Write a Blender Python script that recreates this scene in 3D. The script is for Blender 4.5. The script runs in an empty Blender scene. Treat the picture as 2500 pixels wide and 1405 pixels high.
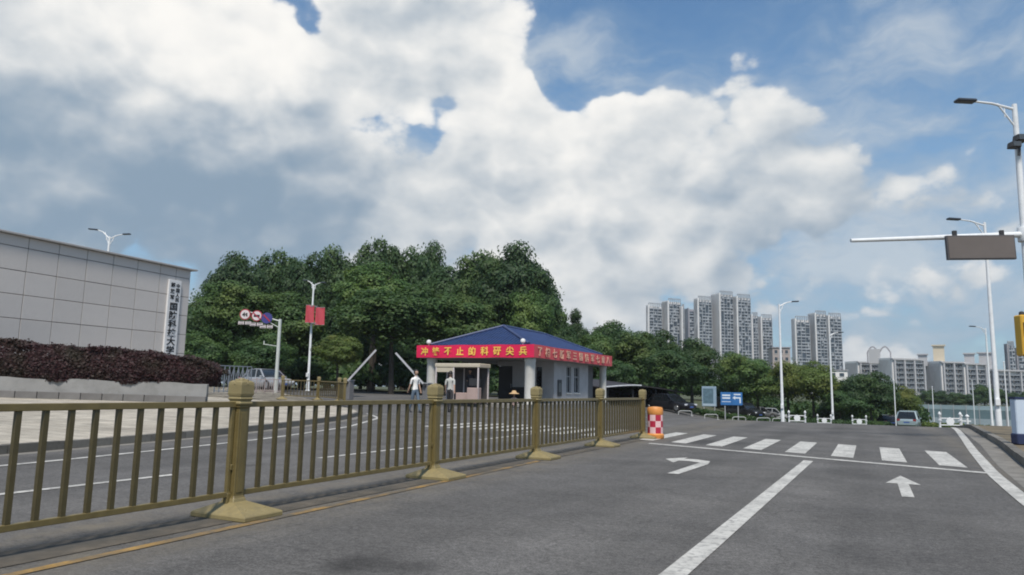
import bpy, bmesh, math, random
import numpy as np
from mathutils import Vector, Matrix
random.seed(7); RNG=np.random.default_rng(11)
S=bpy.context.scene; C=S.collection
rad=math.radians

# ---------------------------------------------------------------- camera
F=1780.0; CX,CY=1250.0,702.5; H=1.15          # focal length and centre in photo pixels, eye height in m
PITCH,ROLL,YAW=rad(7.9),rad(1.1),rad(26.0)     # +Y is the direction of the road, +X its right side
FW=Vector((-math.sin(YAW)*math.cos(PITCH),math.cos(YAW)*math.cos(PITCH),math.sin(PITCH)))
r_=FW.cross(Vector((0,0,1))).normalized(); u_=r_.cross(FW)
RT=math.cos(ROLL)*r_+math.sin(ROLL)*u_; UP=-math.sin(ROLL)*r_+math.cos(ROLL)*u_
EYE=Vector((0,0,H))
cd=bpy.data.cameras.new('camera'); cam=bpy.data.objects.new('camera',cd); C.objects.link(cam)
cd.sensor_width=36; cd.lens=36*F/2500; cd.clip_end=5000; cd.clip_start=.05
cam.matrix_world=Matrix(((RT.x,UP.x,-FW.x,0),(RT.y,UP.y,-FW.y,0),(RT.z,UP.z,-FW.z,H),(0,0,0,1)))
S.camera=cam
def ray(px,py): return FW+RT*((px-CX)/F)-UP*((py-CY)/F)
def P(px,py,t): return EYE+ray(px,py)*t         # point seen at a pixel, t metres deep

# ---------------------------------------------------------------- light and sky
SUN_EL,SUN_AZ=rad(57),rad(153)                  # azimuth clockwise from +Y: high, from behind and a little right
SD=Vector((math.sin(SUN_AZ)*math.cos(SUN_EL),math.cos(SUN_AZ)*math.cos(SUN_EL),math.sin(SUN_EL)))
sl=bpy.data.lights.new('sun','SUN'); sl.energy=2.1; sl.angle=rad(10); sl.color=(1,.92,.82)
so=bpy.data.objects.new('sun',sl); C.objects.link(so); so.rotation_euler=(-SD).to_track_quat('-Z','Y').to_euler(); so.location=(0,0,60)
S.view_settings.view_transform='Standard'; S.view_settings.look='None'; S.view_settings.gamma=1
S.view_settings.exposure=1.0
S.cycles.max_bounces=5; S.cycles.diffuse_bounces=2; S.cycles.glossy_bounces=2; S.cycles.transmission_bounces=2; S.cycles.transparent_max_bounces=4
S.cycles.pixel_filter_type='BLACKMAN_HARRIS'; S.cycles.filter_width=1.9; S.cycles.caustics_reflective=False; S.cycles.caustics_refractive=False
W=bpy.data.worlds.new('World'); S.world=W; W.use_nodes=True
W.cycles.sampling_method='NONE'
def build_world():
    nt=W.node_tree; N=nt.nodes; L=nt.links; N.clear()
    def nd(t,**k):
        n=N.new(t)
        for a,b in k.items(): setattr(n,a,b)
        return n
    def val(x,sock):
        if isinstance(x,(int,float)): sock.default_value=x
        elif isinstance(x,(tuple,Vector)): sock.default_value=tuple(x)
        else: L.new(x,sock)
    def m(op,a,b=0.0,c=None,clamp=False):
        n=nd('ShaderNodeMath',operation=op,use_clamp=clamp); val(a,n.inputs[0]); val(b,n.inputs[1])
        if c is not None: val(c,n.inputs[2])
        return n.outputs[0]
    def vm(op,a,b=(0,0,0),out=0):
        n=nd('ShaderNodeVectorMath',operation=op); val(a,n.inputs[0]); val(b,n.inputs[1]); return n.outputs[out]
    def noise(v,sc,det,ro,dist=0.0):
        n=nd('ShaderNodeTexNoise'); L.new(v,n.inputs['Vector']); n.inputs['Scale'].default_value=sc
        n.inputs['Detail'].default_value=det; n.inputs['Roughness'].default_value=ro; n.inputs['Distortion'].default_value=dist
        return n.outputs[0]
    def sstep(x,a,b):
        n=nd('ShaderNodeMapRange',interpolation_type='SMOOTHSTEP'); val(x,n.inputs[0]); n.inputs[1].default_value=a; n.inputs[2].default_value=b
        return n.outputs[0]
    def mix(f,a,b):
        n=nd('ShaderNodeMix',data_type='RGBA'); val(f,n.inputs[0])
        for x,s in ((a,n.inputs[6]),(b,n.inputs[7])):
            if isinstance(x,tuple): s.default_value=(*x,1)
            else: L.new(x,s)
        return n.outputs[2]
    tc=nd('ShaderNodeTexCoord'); d=vm('NORMALIZE',tc.outputs['Generated'])
    sky=nd('ShaderNodeTexSky',sky_type='NISHITA'); sky.sun_disc=False; sky.sun_elevation=SUN_EL; sky.sun_rotation=SUN_AZ
    sky.air_density=1.0; sky.dust_density=.6; sky.ozone_density=2.2
    sk=nd('ShaderNodeMix',data_type='RGBA',blend_type='MULTIPLY'); sk.inputs[0].default_value=1; L.new(sky.outputs[0],sk.inputs[6]); sk.inputs[7].default_value=(SKYG*.92,SKYG*1.16,SKYG*1.22,1)
    base=sk.outputs[2]
    # warped direction so that blob outlines are not round
    wn=nd('ShaderNodeTexNoise'); L.new(d,wn.inputs['Vector']); wn.inputs['Scale'].default_value=4.5; wn.inputs['Detail'].default_value=4
    warp=vm('SCALE',vm('SUBTRACT',wn.outputs[1],(.5,.5,.5))); warp.node.inputs['Scale'].default_value=.16
    dw=vm('NORMALIZE',vm('ADD',d,warp))
    def blobs(lst):
        acc=None
        for px,py,r,a in lst:
            c=ray(px,py).normalized()
            k=2.0/(r/F)**2
            e=m('EXPONENT',m('MULTIPLY_ADD',vm('DOT_PRODUCT',dw,tuple(c),out=1),k,-k))
            acc=m('MULTIPLY_ADD',e,a,acc if acc is not None else 0.0)
        return acc
    big=blobs(CLOUDS)
    vs=vm('MULTIPLY',d,(1,1,1.5))
    wn2=nd('ShaderNodeTexNoise'); L.new(d,wn2.inputs['Vector']); wn2.inputs['Scale'].default_value=10; wn2.inputs['Detail'].default_value=3
    wp2=vm('SCALE',vm('SUBTRACT',wn2.outputs[1],(.5,.5,.5))); wp2.node.inputs['Scale'].default_value=.09
    def texd(v,det):
        a=noise(v,2.6,1,.5); b=noise(v,6.0,det,.60)
        vo=nd('ShaderNodeTexVoronoi',feature='F1'); L.new(vm('ADD',v,wp2),vo.inputs['Vector']); vo.inputs['Scale'].default_value=10
        vo.inputs['Detail'].default_value=1.6; vo.inputs['Roughness'].default_value=.55
        t=m('MULTIPLY_ADD',m('SUBTRACT',a,.5),.55,0.0)
        t=m('MULTIPLY_ADD',m('SUBTRACT',b,.5),1.15,t)
        return m('MULTIPLY_ADD',m('SUBTRACT',.42,vo.outputs[0]),.50,t)
    t0=texd(vs,8)
    t1=texd(vm('ADD',vs,tuple(Vector((-.022,-.006,.040)))),4)
    dens=m('ADD',big,m('SUBTRACT',t0,.06))
    mask=m('MULTIPLY_ADD',sstep(dens,.0,.15),.75,m('MULTIPLY',sstep(dens,-.16,.34),.25))
    lit=m('MULTIPLY_ADD',m('SUBTRACT',t0,t1),.80,.60)
    dark=blobs(SHADE)
    thick=sstep(dens,.1,.9)
    lit=m('SUBTRACT',lit,m('MULTIPLY',thick,.16))
    lit=m('ADD',lit,dark)
    lit=sstep(lit,-.15,1.1)
    ccol=mix(lit,CSHADE,CLIT)
    # thin high veil, thicker towards the horizon
    sp=nd('ShaderNodeSeparateXYZ'); L.new(d,sp.inputs[0])
    vn=noise(vm('MULTIPLY',vm('ADD',d,wp2),(1,1,2.6)),3.4,6,.6)
    veil=m('MULTIPLY',sstep(m('SUBTRACT',m('ADD',vn,.20),m('MULTIPLY',sp.outputs[2],.50)),.28,.72),.92)
    vcol=mix(sstep(vn,.40,.66),VEIL0,VEIL1)
    base=mix(veil,base,vcol)
    out=mix(mask,base,ccol)
    bg=nd('ShaderNodeBackground'); L.new(out,bg.inputs[0]); bg.inputs[1].default_value=1.0
    o=nd('ShaderNodeOutputWorld'); L.new(bg.outputs[0],o.inputs[0])
SKYG=.058
VEIL0=(.135,.195,.265); VEIL1=(.265,.30,.335)
CSHADE=(.130,.178,.230); CLIT=(.50,.49,.47)
# cloud masses: direction (as a photo pixel), radius in pixels, strength; negative ones are blue gaps
CLOUDS=[(280,40,380,.5),(640,140,170,.35),(60,340,420,.5),(500,330,360,.45),(930,60,190,.5),(1120,200,220,.5),(1400,400,220,.5),
 (900,430,340,.4),(1250,560,300,.35),(560,560,330,.3),(1590,260,120,.42),(1600,400,160,.3),(1860,330,150,.38),(1960,90,90,.46),(1780,150,100,.42),
 (2090,290,150,.28),(2350,390,220,.26),(1900,520,260,.26),(1500,680,380,.24),(2150,660,420,.26),(-900,300,800,.25),
 (690,10,75,-.8),(1010,330,90,-.8),(890,272,60,-.55),(1500,110,130,-.7),(1730,10,230,-.6),(2160,60,260,-.45),(2420,130,240,-.45),
 (1395,225,75,-.6),(1720,420,110,-.4),(330,650,170,-.5)]
SHADE=[(330,90,250,.62),(660,130,160,.5),(1200,140,240,.25),(1480,340,170,.22),(60,500,400,-.46),(550,570,400,-.42),
 (1250,600,380,.05),(2000,640,520,-.22),(1950,110,120,.15),(1860,320,120,.15)]
build_world()

# ---------------------------------------------------------------- materials
MATS={}
def mat(name,col,rough=.7,var=.12,scale=3.0,bump=0.0,bscale=40.0,metal=0.0,col2=None,f2=.5,spec=.5,dirt=None,obj_rand=0.0,trans=None):
    if name in MATS: return MATS[name]
    mt=bpy.data.materials.new(name); mt.use_nodes=True; nt=mt.node_tree; N=nt.nodes; L=nt.links; b=N['Principled BSDF']
    b.inputs['Roughness'].default_value=rough; b.inputs['Metallic'].default_value=metal; b.inputs['Specular IOR Level'].default_value=spec
    tc=N.new('ShaderNodeTexCoord')
    def noise(sc,det=5,ro=.6):
        n=N.new('ShaderNodeTexNoise'); L.new(tc.outputs['Object'],n.inputs['Vector']); n.inputs['Scale'].default_value=sc; n.inputs['Detail'].default_value=det; n.inputs['Roughness'].default_value=ro; return n.outputs[0]
    def mix(f,a,c,blend='MIX'):
        n=N.new('ShaderNodeMix'); n.data_type='RGBA'; n.blend_type=blend
        if isinstance(f,(int,float)): n.inputs[0].default_value=f
        else: L.new(f,n.inputs[0])
        for x,s in ((a,n.inputs[6]),(c,n.inputs[7])):
            if isinstance(x,tuple): s.default_value=(*x[:3],1)
            else: L.new(x,s)
        return n.outputs[2]
    def rng(x,a,b_,c=0.,d=1.):
        n=N.new('ShaderNodeMapRange'); L.new(x,n.inputs[0]); n.inputs[1].default_value=a; n.inputs[2].default_value=b_; n.inputs[3].default_value=c; n.inputs[4].default_value=d; return n.outputs[0]
    lo=tuple(max(0,c*(1-var)) for c in col); hi=tuple(c*(1+var) for c in col)
    c=mix(rng(noise(scale),.3,.7),lo,hi)
    if col2: c=mix(rng(noise(scale*.37,4),f2-.12,f2+.12),c,col2)
    if dirt: c=mix(rng(noise(dirt[1],8,.7),.5,.75,0,dirt[2]),c,dirt[0])
    if obj_rand:
        oi=N.new('ShaderNodeObjectInfo'); c=mix(1.0,c,(1,1,1),'MULTIPLY'); mm=c.node
        cb=N.new('ShaderNodeCombineColor'); r=rng(oi.outputs['Random'],0,1,1-obj_rand,1+obj_rand)
        for i in range(3): L.new(r,cb.inputs[i])
        L.new(cb.outputs[0],mm.inputs[7])
    L.new(c,b.inputs['Base Color'])
    if bump:
        bp=N.new('ShaderNodeBump'); bp.inputs['Strength'].default_value=bump; bp.inputs['Distance'].default_value=.01; L.new(noise(bscale,4),bp.inputs['Height']); L.new(bp.outputs[0],b.inputs['Normal'])
    if trans:
        tr=N.new('ShaderNodeBsdfTranslucent'); L.new(mix(1.0,c,(trans,trans*1.1,trans*.5),'MULTIPLY'),tr.inputs[0])
        ad=N.new('ShaderNodeAddShader'); L.new(b.outputs[0],ad.inputs[0]); L.new(tr.outputs[0],ad.inputs[1]); L.new(ad.outputs[0],N['Material Output'].inputs[0])
    MATS[name]=mt; return mt

def asphalt(name,base,stain=True):
    mt=bpy.data.materials.new(name); mt.use_nodes=True; nt=mt.node_tree; N=nt.nodes; L=nt.links; b=N['Principled BSDF']
    tc=N.new('ShaderNodeTexCoord'); V=tc.outputs['Object']
    def noise(sc,det,ro,v=V):
        n=N.new('ShaderNodeTexNoise'); L.new(v,n.inputs['Vector']); n.inputs['Scale'].default_value=sc; n.inputs['Detail'].default_value=det; n.inputs['Roughness'].default_value=ro; return n.outputs[0]
    def rng(x,a,b_,c,d):
        n=N.new('ShaderNodeMapRange'); L.new(x,n.inputs[0]); n.inputs[1].default_value=a; n.inputs[2].default_value=b_; n.inputs[3].default_value=c; n.inputs[4].default_value=d; return n.outputs[0]
    def mul(a,c):
        n=N.new('ShaderNodeMath'); n.operation='MULTIPLY'; L.new(a,n.inputs[0])
        if isinstance(c,float): n.inputs[1].default_value=c
        else: L.new(c,n.inputs[1])
        return n.outputs[0]
    g=mul(mul(rng(noise(70,2,.7),.3,.7,.55,1.45),rng(noise(19,3,.75),.3,.7,.66,1.34)),rng(noise(.7,7,.72),.3,.7,.70,1.30))
    # wheel tracks: long streaks along the road
    mp=N.new('ShaderNodeMapping'); L.new(V,mp.inputs[0]); mp.inputs['Scale'].default_value=(1.1,.05,1)
    g=mul(g,rng(noise(1.0,3,.5,mp.outputs[0]),  .3,.7,.80,1.20))
    if stain:
        for (sx,sy,sr,dk) in ((-3.02,4.05,.26,.6),(-2.7,4.15,.16,.7),(-3.3,17.6,.9,.62),(-6.3,9.5,.5,.8),(-2.2,23.5,1.1,.8)):
            vd=N.new('ShaderNodeVectorMath'); vd.operation='DISTANCE'; L.new(V,vd.inputs[0]); vd.inputs[1].default_value=(sx,sy,0)
            ns=N.new('ShaderNodeMath'); ns.operation='MULTIPLY_ADD'; L.new(noise(5/sr*.3,5,.7),ns.inputs[0]); ns.inputs[1].default_value=sr*1.3; L.new(vd.outputs['Value'],ns.inputs[2])
            g=mul(g,rng(ns.outputs[0],sr*1.15,sr*1.9,dk,1.0))
        # fine cracks
        vo=N.new('ShaderNodeTexVoronoi'); vo.feature='DISTANCE_TO_EDGE'; vo.inputs['Scale'].default_value=.38; vo.inputs['Detail'].default_value=3
        wv=N.new('ShaderNodeTexNoise'); wv.inputs['Scale'].default_value=1.6; wv.inputs['Detail'].default_value=5; L.new(V,wv.inputs['Vector'])
        wa=N.new('ShaderNodeVectorMath'); wa.operation='MULTIPLY_ADD'; L.new(wv.outputs[1],wa.inputs[0]); wa.inputs[1].default_value=(.9,.9,0); L.new(V,wa.inputs[2]); L.new(wa.outputs[0],vo.inputs['Vector'])
        ck=rng(vo.outputs[0],0.0,.006,.78,1.0); g=mul(g,ck)
    col=N.new('ShaderNodeMix'); col.data_type='RGBA'; L.new(rng(noise(.28,5,.6),.35,.65,0,1),col.inputs[0])
    col.inputs[6].default_value=(base*1.03,base*.99,base*.93,1); col.inputs[7].default_value=(base*1.02,base*.99,base*.95,1)
    mx=N.new('ShaderNodeMix'); mx.data_type='RGBA'; mx.blend_type='MULTIPLY'; mx.inputs[0].default_value=1; L.new(col.outputs[2],mx.inputs[6])
    cb=N.new('ShaderNodeCombineColor'); [L.new(g,cb.inputs[i]) for i in range(3)]; L.new(cb.outputs[0],mx.inputs[7]); out=mx.outputs[2]
    if stain:   # windblown dust lying along the railing and the right kerb
        sx=N.new('ShaderNodeSeparateXYZ'); L.new(V,sx.inputs[0])
        for c0,wd in((-4.75,.75),(-5.6,.6),(1.9,.5)):
            a=N.new('ShaderNodeMath'); a.operation='SUBTRACT'; L.new(sx.outputs[0],a.inputs[0]); a.inputs[1].default_value=c0
            q=N.new('ShaderNodeMath'); q.operation='ABSOLUTE'; L.new(a.outputs[0],q.inputs[0])
            f=mul(rng(q.outputs[0],0.0,wd,1.0,0.0),rng(noise(2.6,6,.75),.38,.66,0.0,.85))
            dm=N.new('ShaderNodeMix'); dm.data_type='RGBA'; L.new(f,dm.inputs[0]); L.new(out,dm.inputs[6]); dm.inputs[7].default_value=(.17,.15,.115,1); out=dm.outputs[2]
    L.new(out,b.inputs['Base Color'])
    b.inputs['Roughness'].default_value=.85; b.inputs['Specular IOR Level'].default_value=.3
    bp=N.new('ShaderNodeBump'); bp.inputs['Strength'].default_value=.6; bp.inputs['Distance'].default_value=.006; L.new(noise(120,3,.6),bp.inputs['Height']); L.new(bp.outputs[0],b.inputs['Normal'])
    MATS[name]=mt; return mt

def paint(name,col,under=(.09,.09,.088),wear=.52,scale=7):
    """road paint, worn through to the asphalt in patches"""
    mt=mat(name,col,.7,.10,5.0,.35,90,col2=tuple(c*.72 for c in col),f2=.52,dirt=(under,scale*1.9,1.15)); return mt

M_ASPH=asphalt('asphalt',.098); M_ASPHF=asphalt('asphalt_far',.13,False)
M_WHITE=paint('road_paint_white',(.54,.53,.49)); M_YEL=mat('road_paint_yellow',(.33,.20,.055),.75,.25,6,.25,90,col2=(.11,.095,.07),f2=.47,dirt=((.09,.085,.075),5,1.0))
M_BARS=mat('bar_bronze',(.070,.056,.021),.5,.18,9,.1,60,dirt=((.11,.085,.035),6,.5))
M_GOLD=mat('gold_paint',(.150,.117,.045),.36,.16,9,.1,60,dirt=((.10,.075,.03),6,.55))
M_GOLD2=mat('gold_base',(.24,.195,.09),.6,.14,6,.25,50,dirt=((.12,.10,.06),7,.6))
M_DARK=mat('dark_metal',(.03,.03,.032),.5); M_WHITEM=mat('white_metal',(.72,.74,.75),.4,.06,4,dirt=((.35,.34,.32),3,.35))
M_GREYM=mat('grey_metal',(.32,.33,.34),.45,.08)
M_KERB=mat('kerb_stone',(.16,.15,.13),.85,.2,4,.4,30,dirt=((.035,.038,.022),2.2,.95),obj_rand=.25)
M_DIRT=mat('gutter_dirt',(.10,.085,.065),.95,.3,6,.4,40,col2=(.06,.055,.045))

# ---------------------------------------------------------------- mesh helpers
class MB:
    def __init__(s): s.v=[]; s.f=[]; s.mi=[]; s.cur=0
    def add(s,vs,fs):
        o=len(s.v); s.v+=[tuple(x) for x in vs]; s.f+=[tuple(i+o for i in f) for f in fs]; s.mi+=[s.cur]*len(fs); return s
    def box(s,c,sz,rz=0.0,taper=1.0,tz=None):
        hx,hy,hz=sz[0]/2,sz[1]/2,sz[2]/2; ca,sa=math.cos(rz),math.sin(rz); vs=[]
        for z,k in((-hz,1.0),(hz,taper)):
            for x,y in((-hx,-hy),(hx,-hy),(hx,hy),(-hx,hy)):
                x*=k;y*=k; vs.append((c[0]+x*ca-y*sa,c[1]+x*sa+y*ca,c[2]+z))
        return s.add(vs,[(3,2,1,0),(4,5,6,7),(0,1,5,4),(1,2,6,5),(2,3,7,6),(3,0,4,7)])
    def tube(s,p0,p1,r0,r1=None,n=10,cap=True):
        p0,p1=Vector(p0),Vector(p1); r1=r0 if r1 is None else r1; a=(p1-p0).normalized()
        b=a.orthogonal().normalized(); c=a.cross(b); vs=[]
        for p,r in((p0,r0),(p1,r1)):
            for i in range(n): t=2*math.pi*i/n; vs.append(p+b*(r*math.cos(t))+c*(r*math.sin(t)))
        fs=[(i,(i+1)%n,n+(i+1)%n,n+i) for i in range(n)]
        if cap: fs+=[tuple(range(n-1,-1,-1)),tuple(range(n,2*n))]
        return s.add(vs,fs)
    def bar(s,p0,p1,w,h):
        """rectangular bar between two points: w sideways, h upright"""
        p0,p1=Vector(p0),Vector(p1); a=(p1-p0).normalized(); u=Vector((0,0,1)) if abs(a.z)<.95 else Vector((0,1,0))
        b=a.cross(u).normalized()*(w/2); c=b.cross(a).normalized()*(h/2)
        vs=[p+x*b+y*c for p in(p0,p1) for x,y in((-1,-1),(1,-1),(1,1),(-1,1))]
        return s.add(vs,[(3,2,1,0),(4,5,6,7),(0,1,5,4),(1,2,6,5),(2,3,7,6),(3,0,4,7)])
    def lathe(s,prof,n=16,c=(0,0,0),sq=False):
        """profile [(r,z)]; sq gives a square section"""
        vs=[];n=4 if sq else n
        for r,z in prof:
            for i in range(n):
                t=2*math.pi*(i+(.5 if sq else 0))/n; k=math.sqrt(2) if sq else 1; vs.append((c[0]+r*k*math.cos(t),c[1]+r*k*math.sin(t),c[2]+z))
        fs=[]
        for j in range(len(prof)-1):
            for i in range(n): fs.append((j*n+i,j*n+(i+1)%n,(j+1)*n+(i+1)%n,(j+1)*n+i))
        fs+=[tuple(range(n-1,-1,-1)),tuple(range((len(prof)-1)*n,len(prof)*n))]
        return s.add(vs,fs)
    def prism(s,pts,z0,z1):
        n=len(pts); vs=[(x,y,z0) for x,y in pts]+[(x,y,z1) for x,y in pts]
        return s.add(vs,[tuple(range(n-1,-1,-1)),tuple(range(n,2*n))]+[(i,(i+1)%n,n+(i+1)%n,n+i) for i in range(n)])
    def mesh(s,name,mats):
        me=bpy.data.meshes.new(name); me.from_pydata(s.v,[],s.f); me.update()
        for m_ in (mats if isinstance(mats,(list,tuple)) else [mats]): me.materials.append(m_)
        if any(s.mi): me.polygons.foreach_set('material_index',s.mi)
        return me
    def build(s,name,mats,parent=None,smooth=False,bevel=0.0):
        me=s.mesh(name,mats)
        bm=bmesh.new(); bm.from_mesh(me); bmesh.ops.recalc_face_normals(bm,faces=bm.faces)
        if bevel: bmesh.ops.bevel(bm,geom=[e for e in bm.edges if e.calc_face_angle(0)>.6],offset=bevel,segments=1,affect='EDGES')
        bm.to_mesh(me); bm.free()
        o=bpy.data.objects.new(name,me); C.objects.link(o); o.parent=parent
        if smooth:
            for p in me.polygons: p.use_smooth=True
            try: me.set_sharp_from_angle(angle=rad(40))
            except Exception: pass
        return o
def inst(me,name,parent,loc=(0,0,0),rz=0.0,sc=None):
    o=bpy.data.objects.new(name,me); C.objects.link(o); o.parent=parent; o.location=loc; o.rotation_euler=(0,0,rz)
    if sc: o.scale=sc
    return o
def tag(o,label=None,cat=None,group=None,kind=None):
    if label: o['label']=label
    if cat: o['category']=cat
    if group: o['group']=group
    if kind: o['kind']=kind
    return o
def thing(name,label,cat,loc=(0,0,0),rz=0.0,group=None):
    o=bpy.data.objects.new(name,None); C.objects.link(o); o.location=loc; o.rotation_euler=(0,0,rz); o.empty_display_size=.2
    return tag(o,label,cat,group)
def copy_tree(o,parent=None):
    c=o.copy(); C.objects.link(c); c.parent=parent
    for ch in o.children: copy_tree(ch,c)
    return c
def sstep(a,b,x):
    t=min(1,max(0,(x-a)/(b-a))); return t*t*(3-2*t)

# ---------------------------------------------------------------- terrain
def gz(X,Y):
    """road level: flat near by, falling 4% beyond the junction, rising gently to the left"""
    d=max(0.0,Y-31.0); d=d*d/8 if d<4 else d-2
    d=min(d,74)
    w=sstep(-21,-9,X); wl=sstep(140,60,Y) if Y>60 else 1
    z=-.04*d*(w+(1-w)*.0)
    if X<-13: z+=.02*min(40,-13-X)
    return z
def pz(X,Y): return gz(X,Y)+.13
def ground_at(px,t,dz=0.0):
    p=P(px,CY,t); p=EYE+(p-EYE); return Vector((p.x,p.y,gz(p.x,p.y)+dz))
def at(px,t,z=None):
    """XY of what is seen in column px at depth t; column taken at the horizon"""
    d0,d1=ray(px,0),ray(px,1400); y=1400*d0.z/(d0.z-d1.z); p=P(px,y,t)
    return Vector((p.x,p.y,gz(p.x,p.y) if z is None else z))
def sheet(name,xs,ys,zf,mt,dz=0.0,kind='structure',inside=None,parent=None):
    vs=[(x,y,zf(x,y)+dz) for y in ys for x in xs]; nx=len(xs); fs=[]
    for j in range(len(ys)-1):
        for i in range(nx-1):
            if inside and not inside((xs[i]+xs[i+1])/2,(ys[j]+ys[j+1])/2): continue
            fs.append((j*nx+i,j*nx+i+1,(j+1)*nx+i+1,(j+1)*nx+i))
    me=bpy.data.meshes.new(name); me.from_pydata(vs,[],fs); me.materials.append(mt)
    for p in me.polygons: p.use_smooth=True
    o=bpy.data.objects.new(name,me); C.objects.link(o); o.parent=parent
    if kind: o['kind']=kind
    return o
def steps(*segs):
    out=[]
    for a,b,n in segs: out+=list(np.linspace(a,b,n,endpoint=False))
    return [float(x) for x in out]+[float(segs[-1][1])]
M_GROUND=mat('bare_ground',(.07,.075,.04),.95,.3,.4,.3,8,col2=(.05,.07,.025))
sheet('ground',steps((-900,-60,12),(-60,20,40),(20,900,12)),steps((-60,20,10),(20,130,44),(130,1500,14)),gz,M_GROUND,-.06)
sheet('road',steps((-60,-34,6),(-34,12,46),(12,60,8)),steps((-14,20,12),(20,66,46)),gz,M_ASPH,0.0)

# left kerb line and plaza
KL=[(-11.2,-14),(-11.4,0),(-11.75,5.2),(-12.2,8.2),(-12.9,11.6),(-13.9,15.2),(-15.2,19),(-16.9,22.3),(-19.4,24.6),(-23.5,26),(-40,28)]
def resample(pts,step):
    out=[Vector((*pts[0],0))]; 
    dense=[]
    for a,b in zip(pts[:-1],pts[1:]):
        n=40
        for i in range(n): dense.append(Vector((a[0]+(b[0]-a[0])*i/n,a[1]+(b[1]-a[1])*i/n,0)))
    dense.append(Vector((*pts[-1],0)))
    for p in dense:
        while (p-out[-1]).length>=step: out.append(out[-1]+(p-out[-1]).normalized()*step)
    return out
def kerb(name,pts,outside,h=.14,w=.16,step=1.0):
    """a row of kerb stones along pts; outside is +1 when the pavement is on the right of the line"""
    k=bpy.data.objects.new(name,None); C.objects.link(k); k['kind']='structure'
    rs=resample(pts,step)
    me=MB().box((0,0,0),(step-.012,w,h+.3)).mesh('kerb_stone',M_KERB)
    for i,(a,b) in enumerate(zip(rs[:-1],rs[1:])):
        c=(a+b)/2; d=(b-a); n=Vector((d.y,-d.x,0)).normalized()*outside*w/2; p=c+n
        o=inst(me,'kerb_stone',k,(p.x,p.y,gz(p.x,p.y)+h/2-.15+random.uniform(-.006,.006)),math.atan2(d.y,d.x)+random.uniform(-.006,.006))
        o.rotation_euler.y=-math.atan2(gz(b.x,b.y)-gz(a.x,a.y),step)
    return k
kerb('kerb_left',[p for p in KL],-1)
def brickmat(name,c1,c2,cm,sx,sy,mortar=.02,rough=.85):
    mt=bpy.data.materials.new(name); mt.use_nodes=True; N=mt.node_tree.nodes; L=mt.node_tree.links; b=N['Principled BSDF']
    tc=N.new('ShaderNodeTexCoord'); br=N.new('ShaderNodeTexBrick'); L.new(tc.outputs['Object'],br.inputs['Vector'])
    br.inputs['Scale'].default_value=1; br.inputs['Brick Width'].default_value=sx; br.inputs['Row Height'].default_value=sy; br.inputs['Mortar Size'].default_value=mortar; br.inputs['Mortar Smooth'].default_value=.2
    br.inputs['Color1'].default_value=(*c1,1); br.inputs['Color2'].default_value=(*c2,1); br.inputs['Mortar'].default_value=(*cm,1)
    ns=N.new('ShaderNodeTexNoise'); ns.inputs['Scale'].default_value=.9; ns.inputs['Detail'].default_value=7; ns.inputs['Roughness'].default_value=.7; L.new(tc.outputs['Object'],ns.inputs['Vector'])
    mr=N.new('ShaderNodeMapRange'); mr.inputs[1].default_value=.3; mr.inputs[2].default_value=.7; mr.inputs[3].default_value=.62; mr.inputs[4].default_value=1.2; L.new(ns.outputs[0],mr.inputs[0])
    mx=N.new('ShaderNodeMix'); mx.data_type='RGBA'; mx.blend_type='MULTIPLY'; mx.inputs[0].default_value=1; L.new(br.outputs[0],mx.inputs[6])
    cb=N.new('ShaderNodeCombineColor'); [L.new(mr.outputs[0],cb.inputs[i]) for i in range(3)]; L.new(cb.outputs[0],mx.inputs[7]); L.new(mx.outputs[2],b.inputs['Base Color']); b.inputs['Roughness'].default_value=rough
    bp=N.new('ShaderNodeBump'); bp.inputs['Strength'].default_value=.4; bp.inputs['Distance'].default_value=.01; L.new(br.outputs[1],bp.inputs['Height']); bp.invert=True; L.new(bp.outputs[0],b.inputs['Normal'])
    return mt
M_PLAZA=brickmat('plaza_paving',(.47,.43,.355),(.36,.325,.265),(.14,.125,.10),.8,.4,.012)
def plaza():
    rs=resample(KL,.8); vs=[];fs=[]
    for p in rs:
        d=.17
        for k in range(14):
            s=(k/13)**1.3; X=(p.x-d)*(1-s)+(-60)*s; Y=p.y*(1-s)+min(p.y*1.0+ (34 if p.y>20 else 12),60)*s if p.y>-5 else p.y
            vs.append((X,Y,pz(X,Y)-.004))
    n=14
    for i in range(len(rs)-1):
        for k in range(n-1): fs.append((i*n+k,i*n+k+1,(i+1)*n+k+1,(i+1)*n+k))
    me=bpy.data.meshes.new('plaza'); me.from_pydata(vs,[],fs); me.materials.append(M_PLAZA); o=bpy.data.objects.new('plaza',me); C.objects.link(o); o['kind']='structure'
    bm=bmesh.new(); bm.from_mesh(me); bmesh.ops.recalc_face_normals(bm,faces=bm.faces)
    if sum(f.normal.z for f in bm.faces)<0: bmesh.ops.reverse_faces(bm,faces=bm.faces)
    bm.to_mesh(me); bm.free()
plaza()

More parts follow.
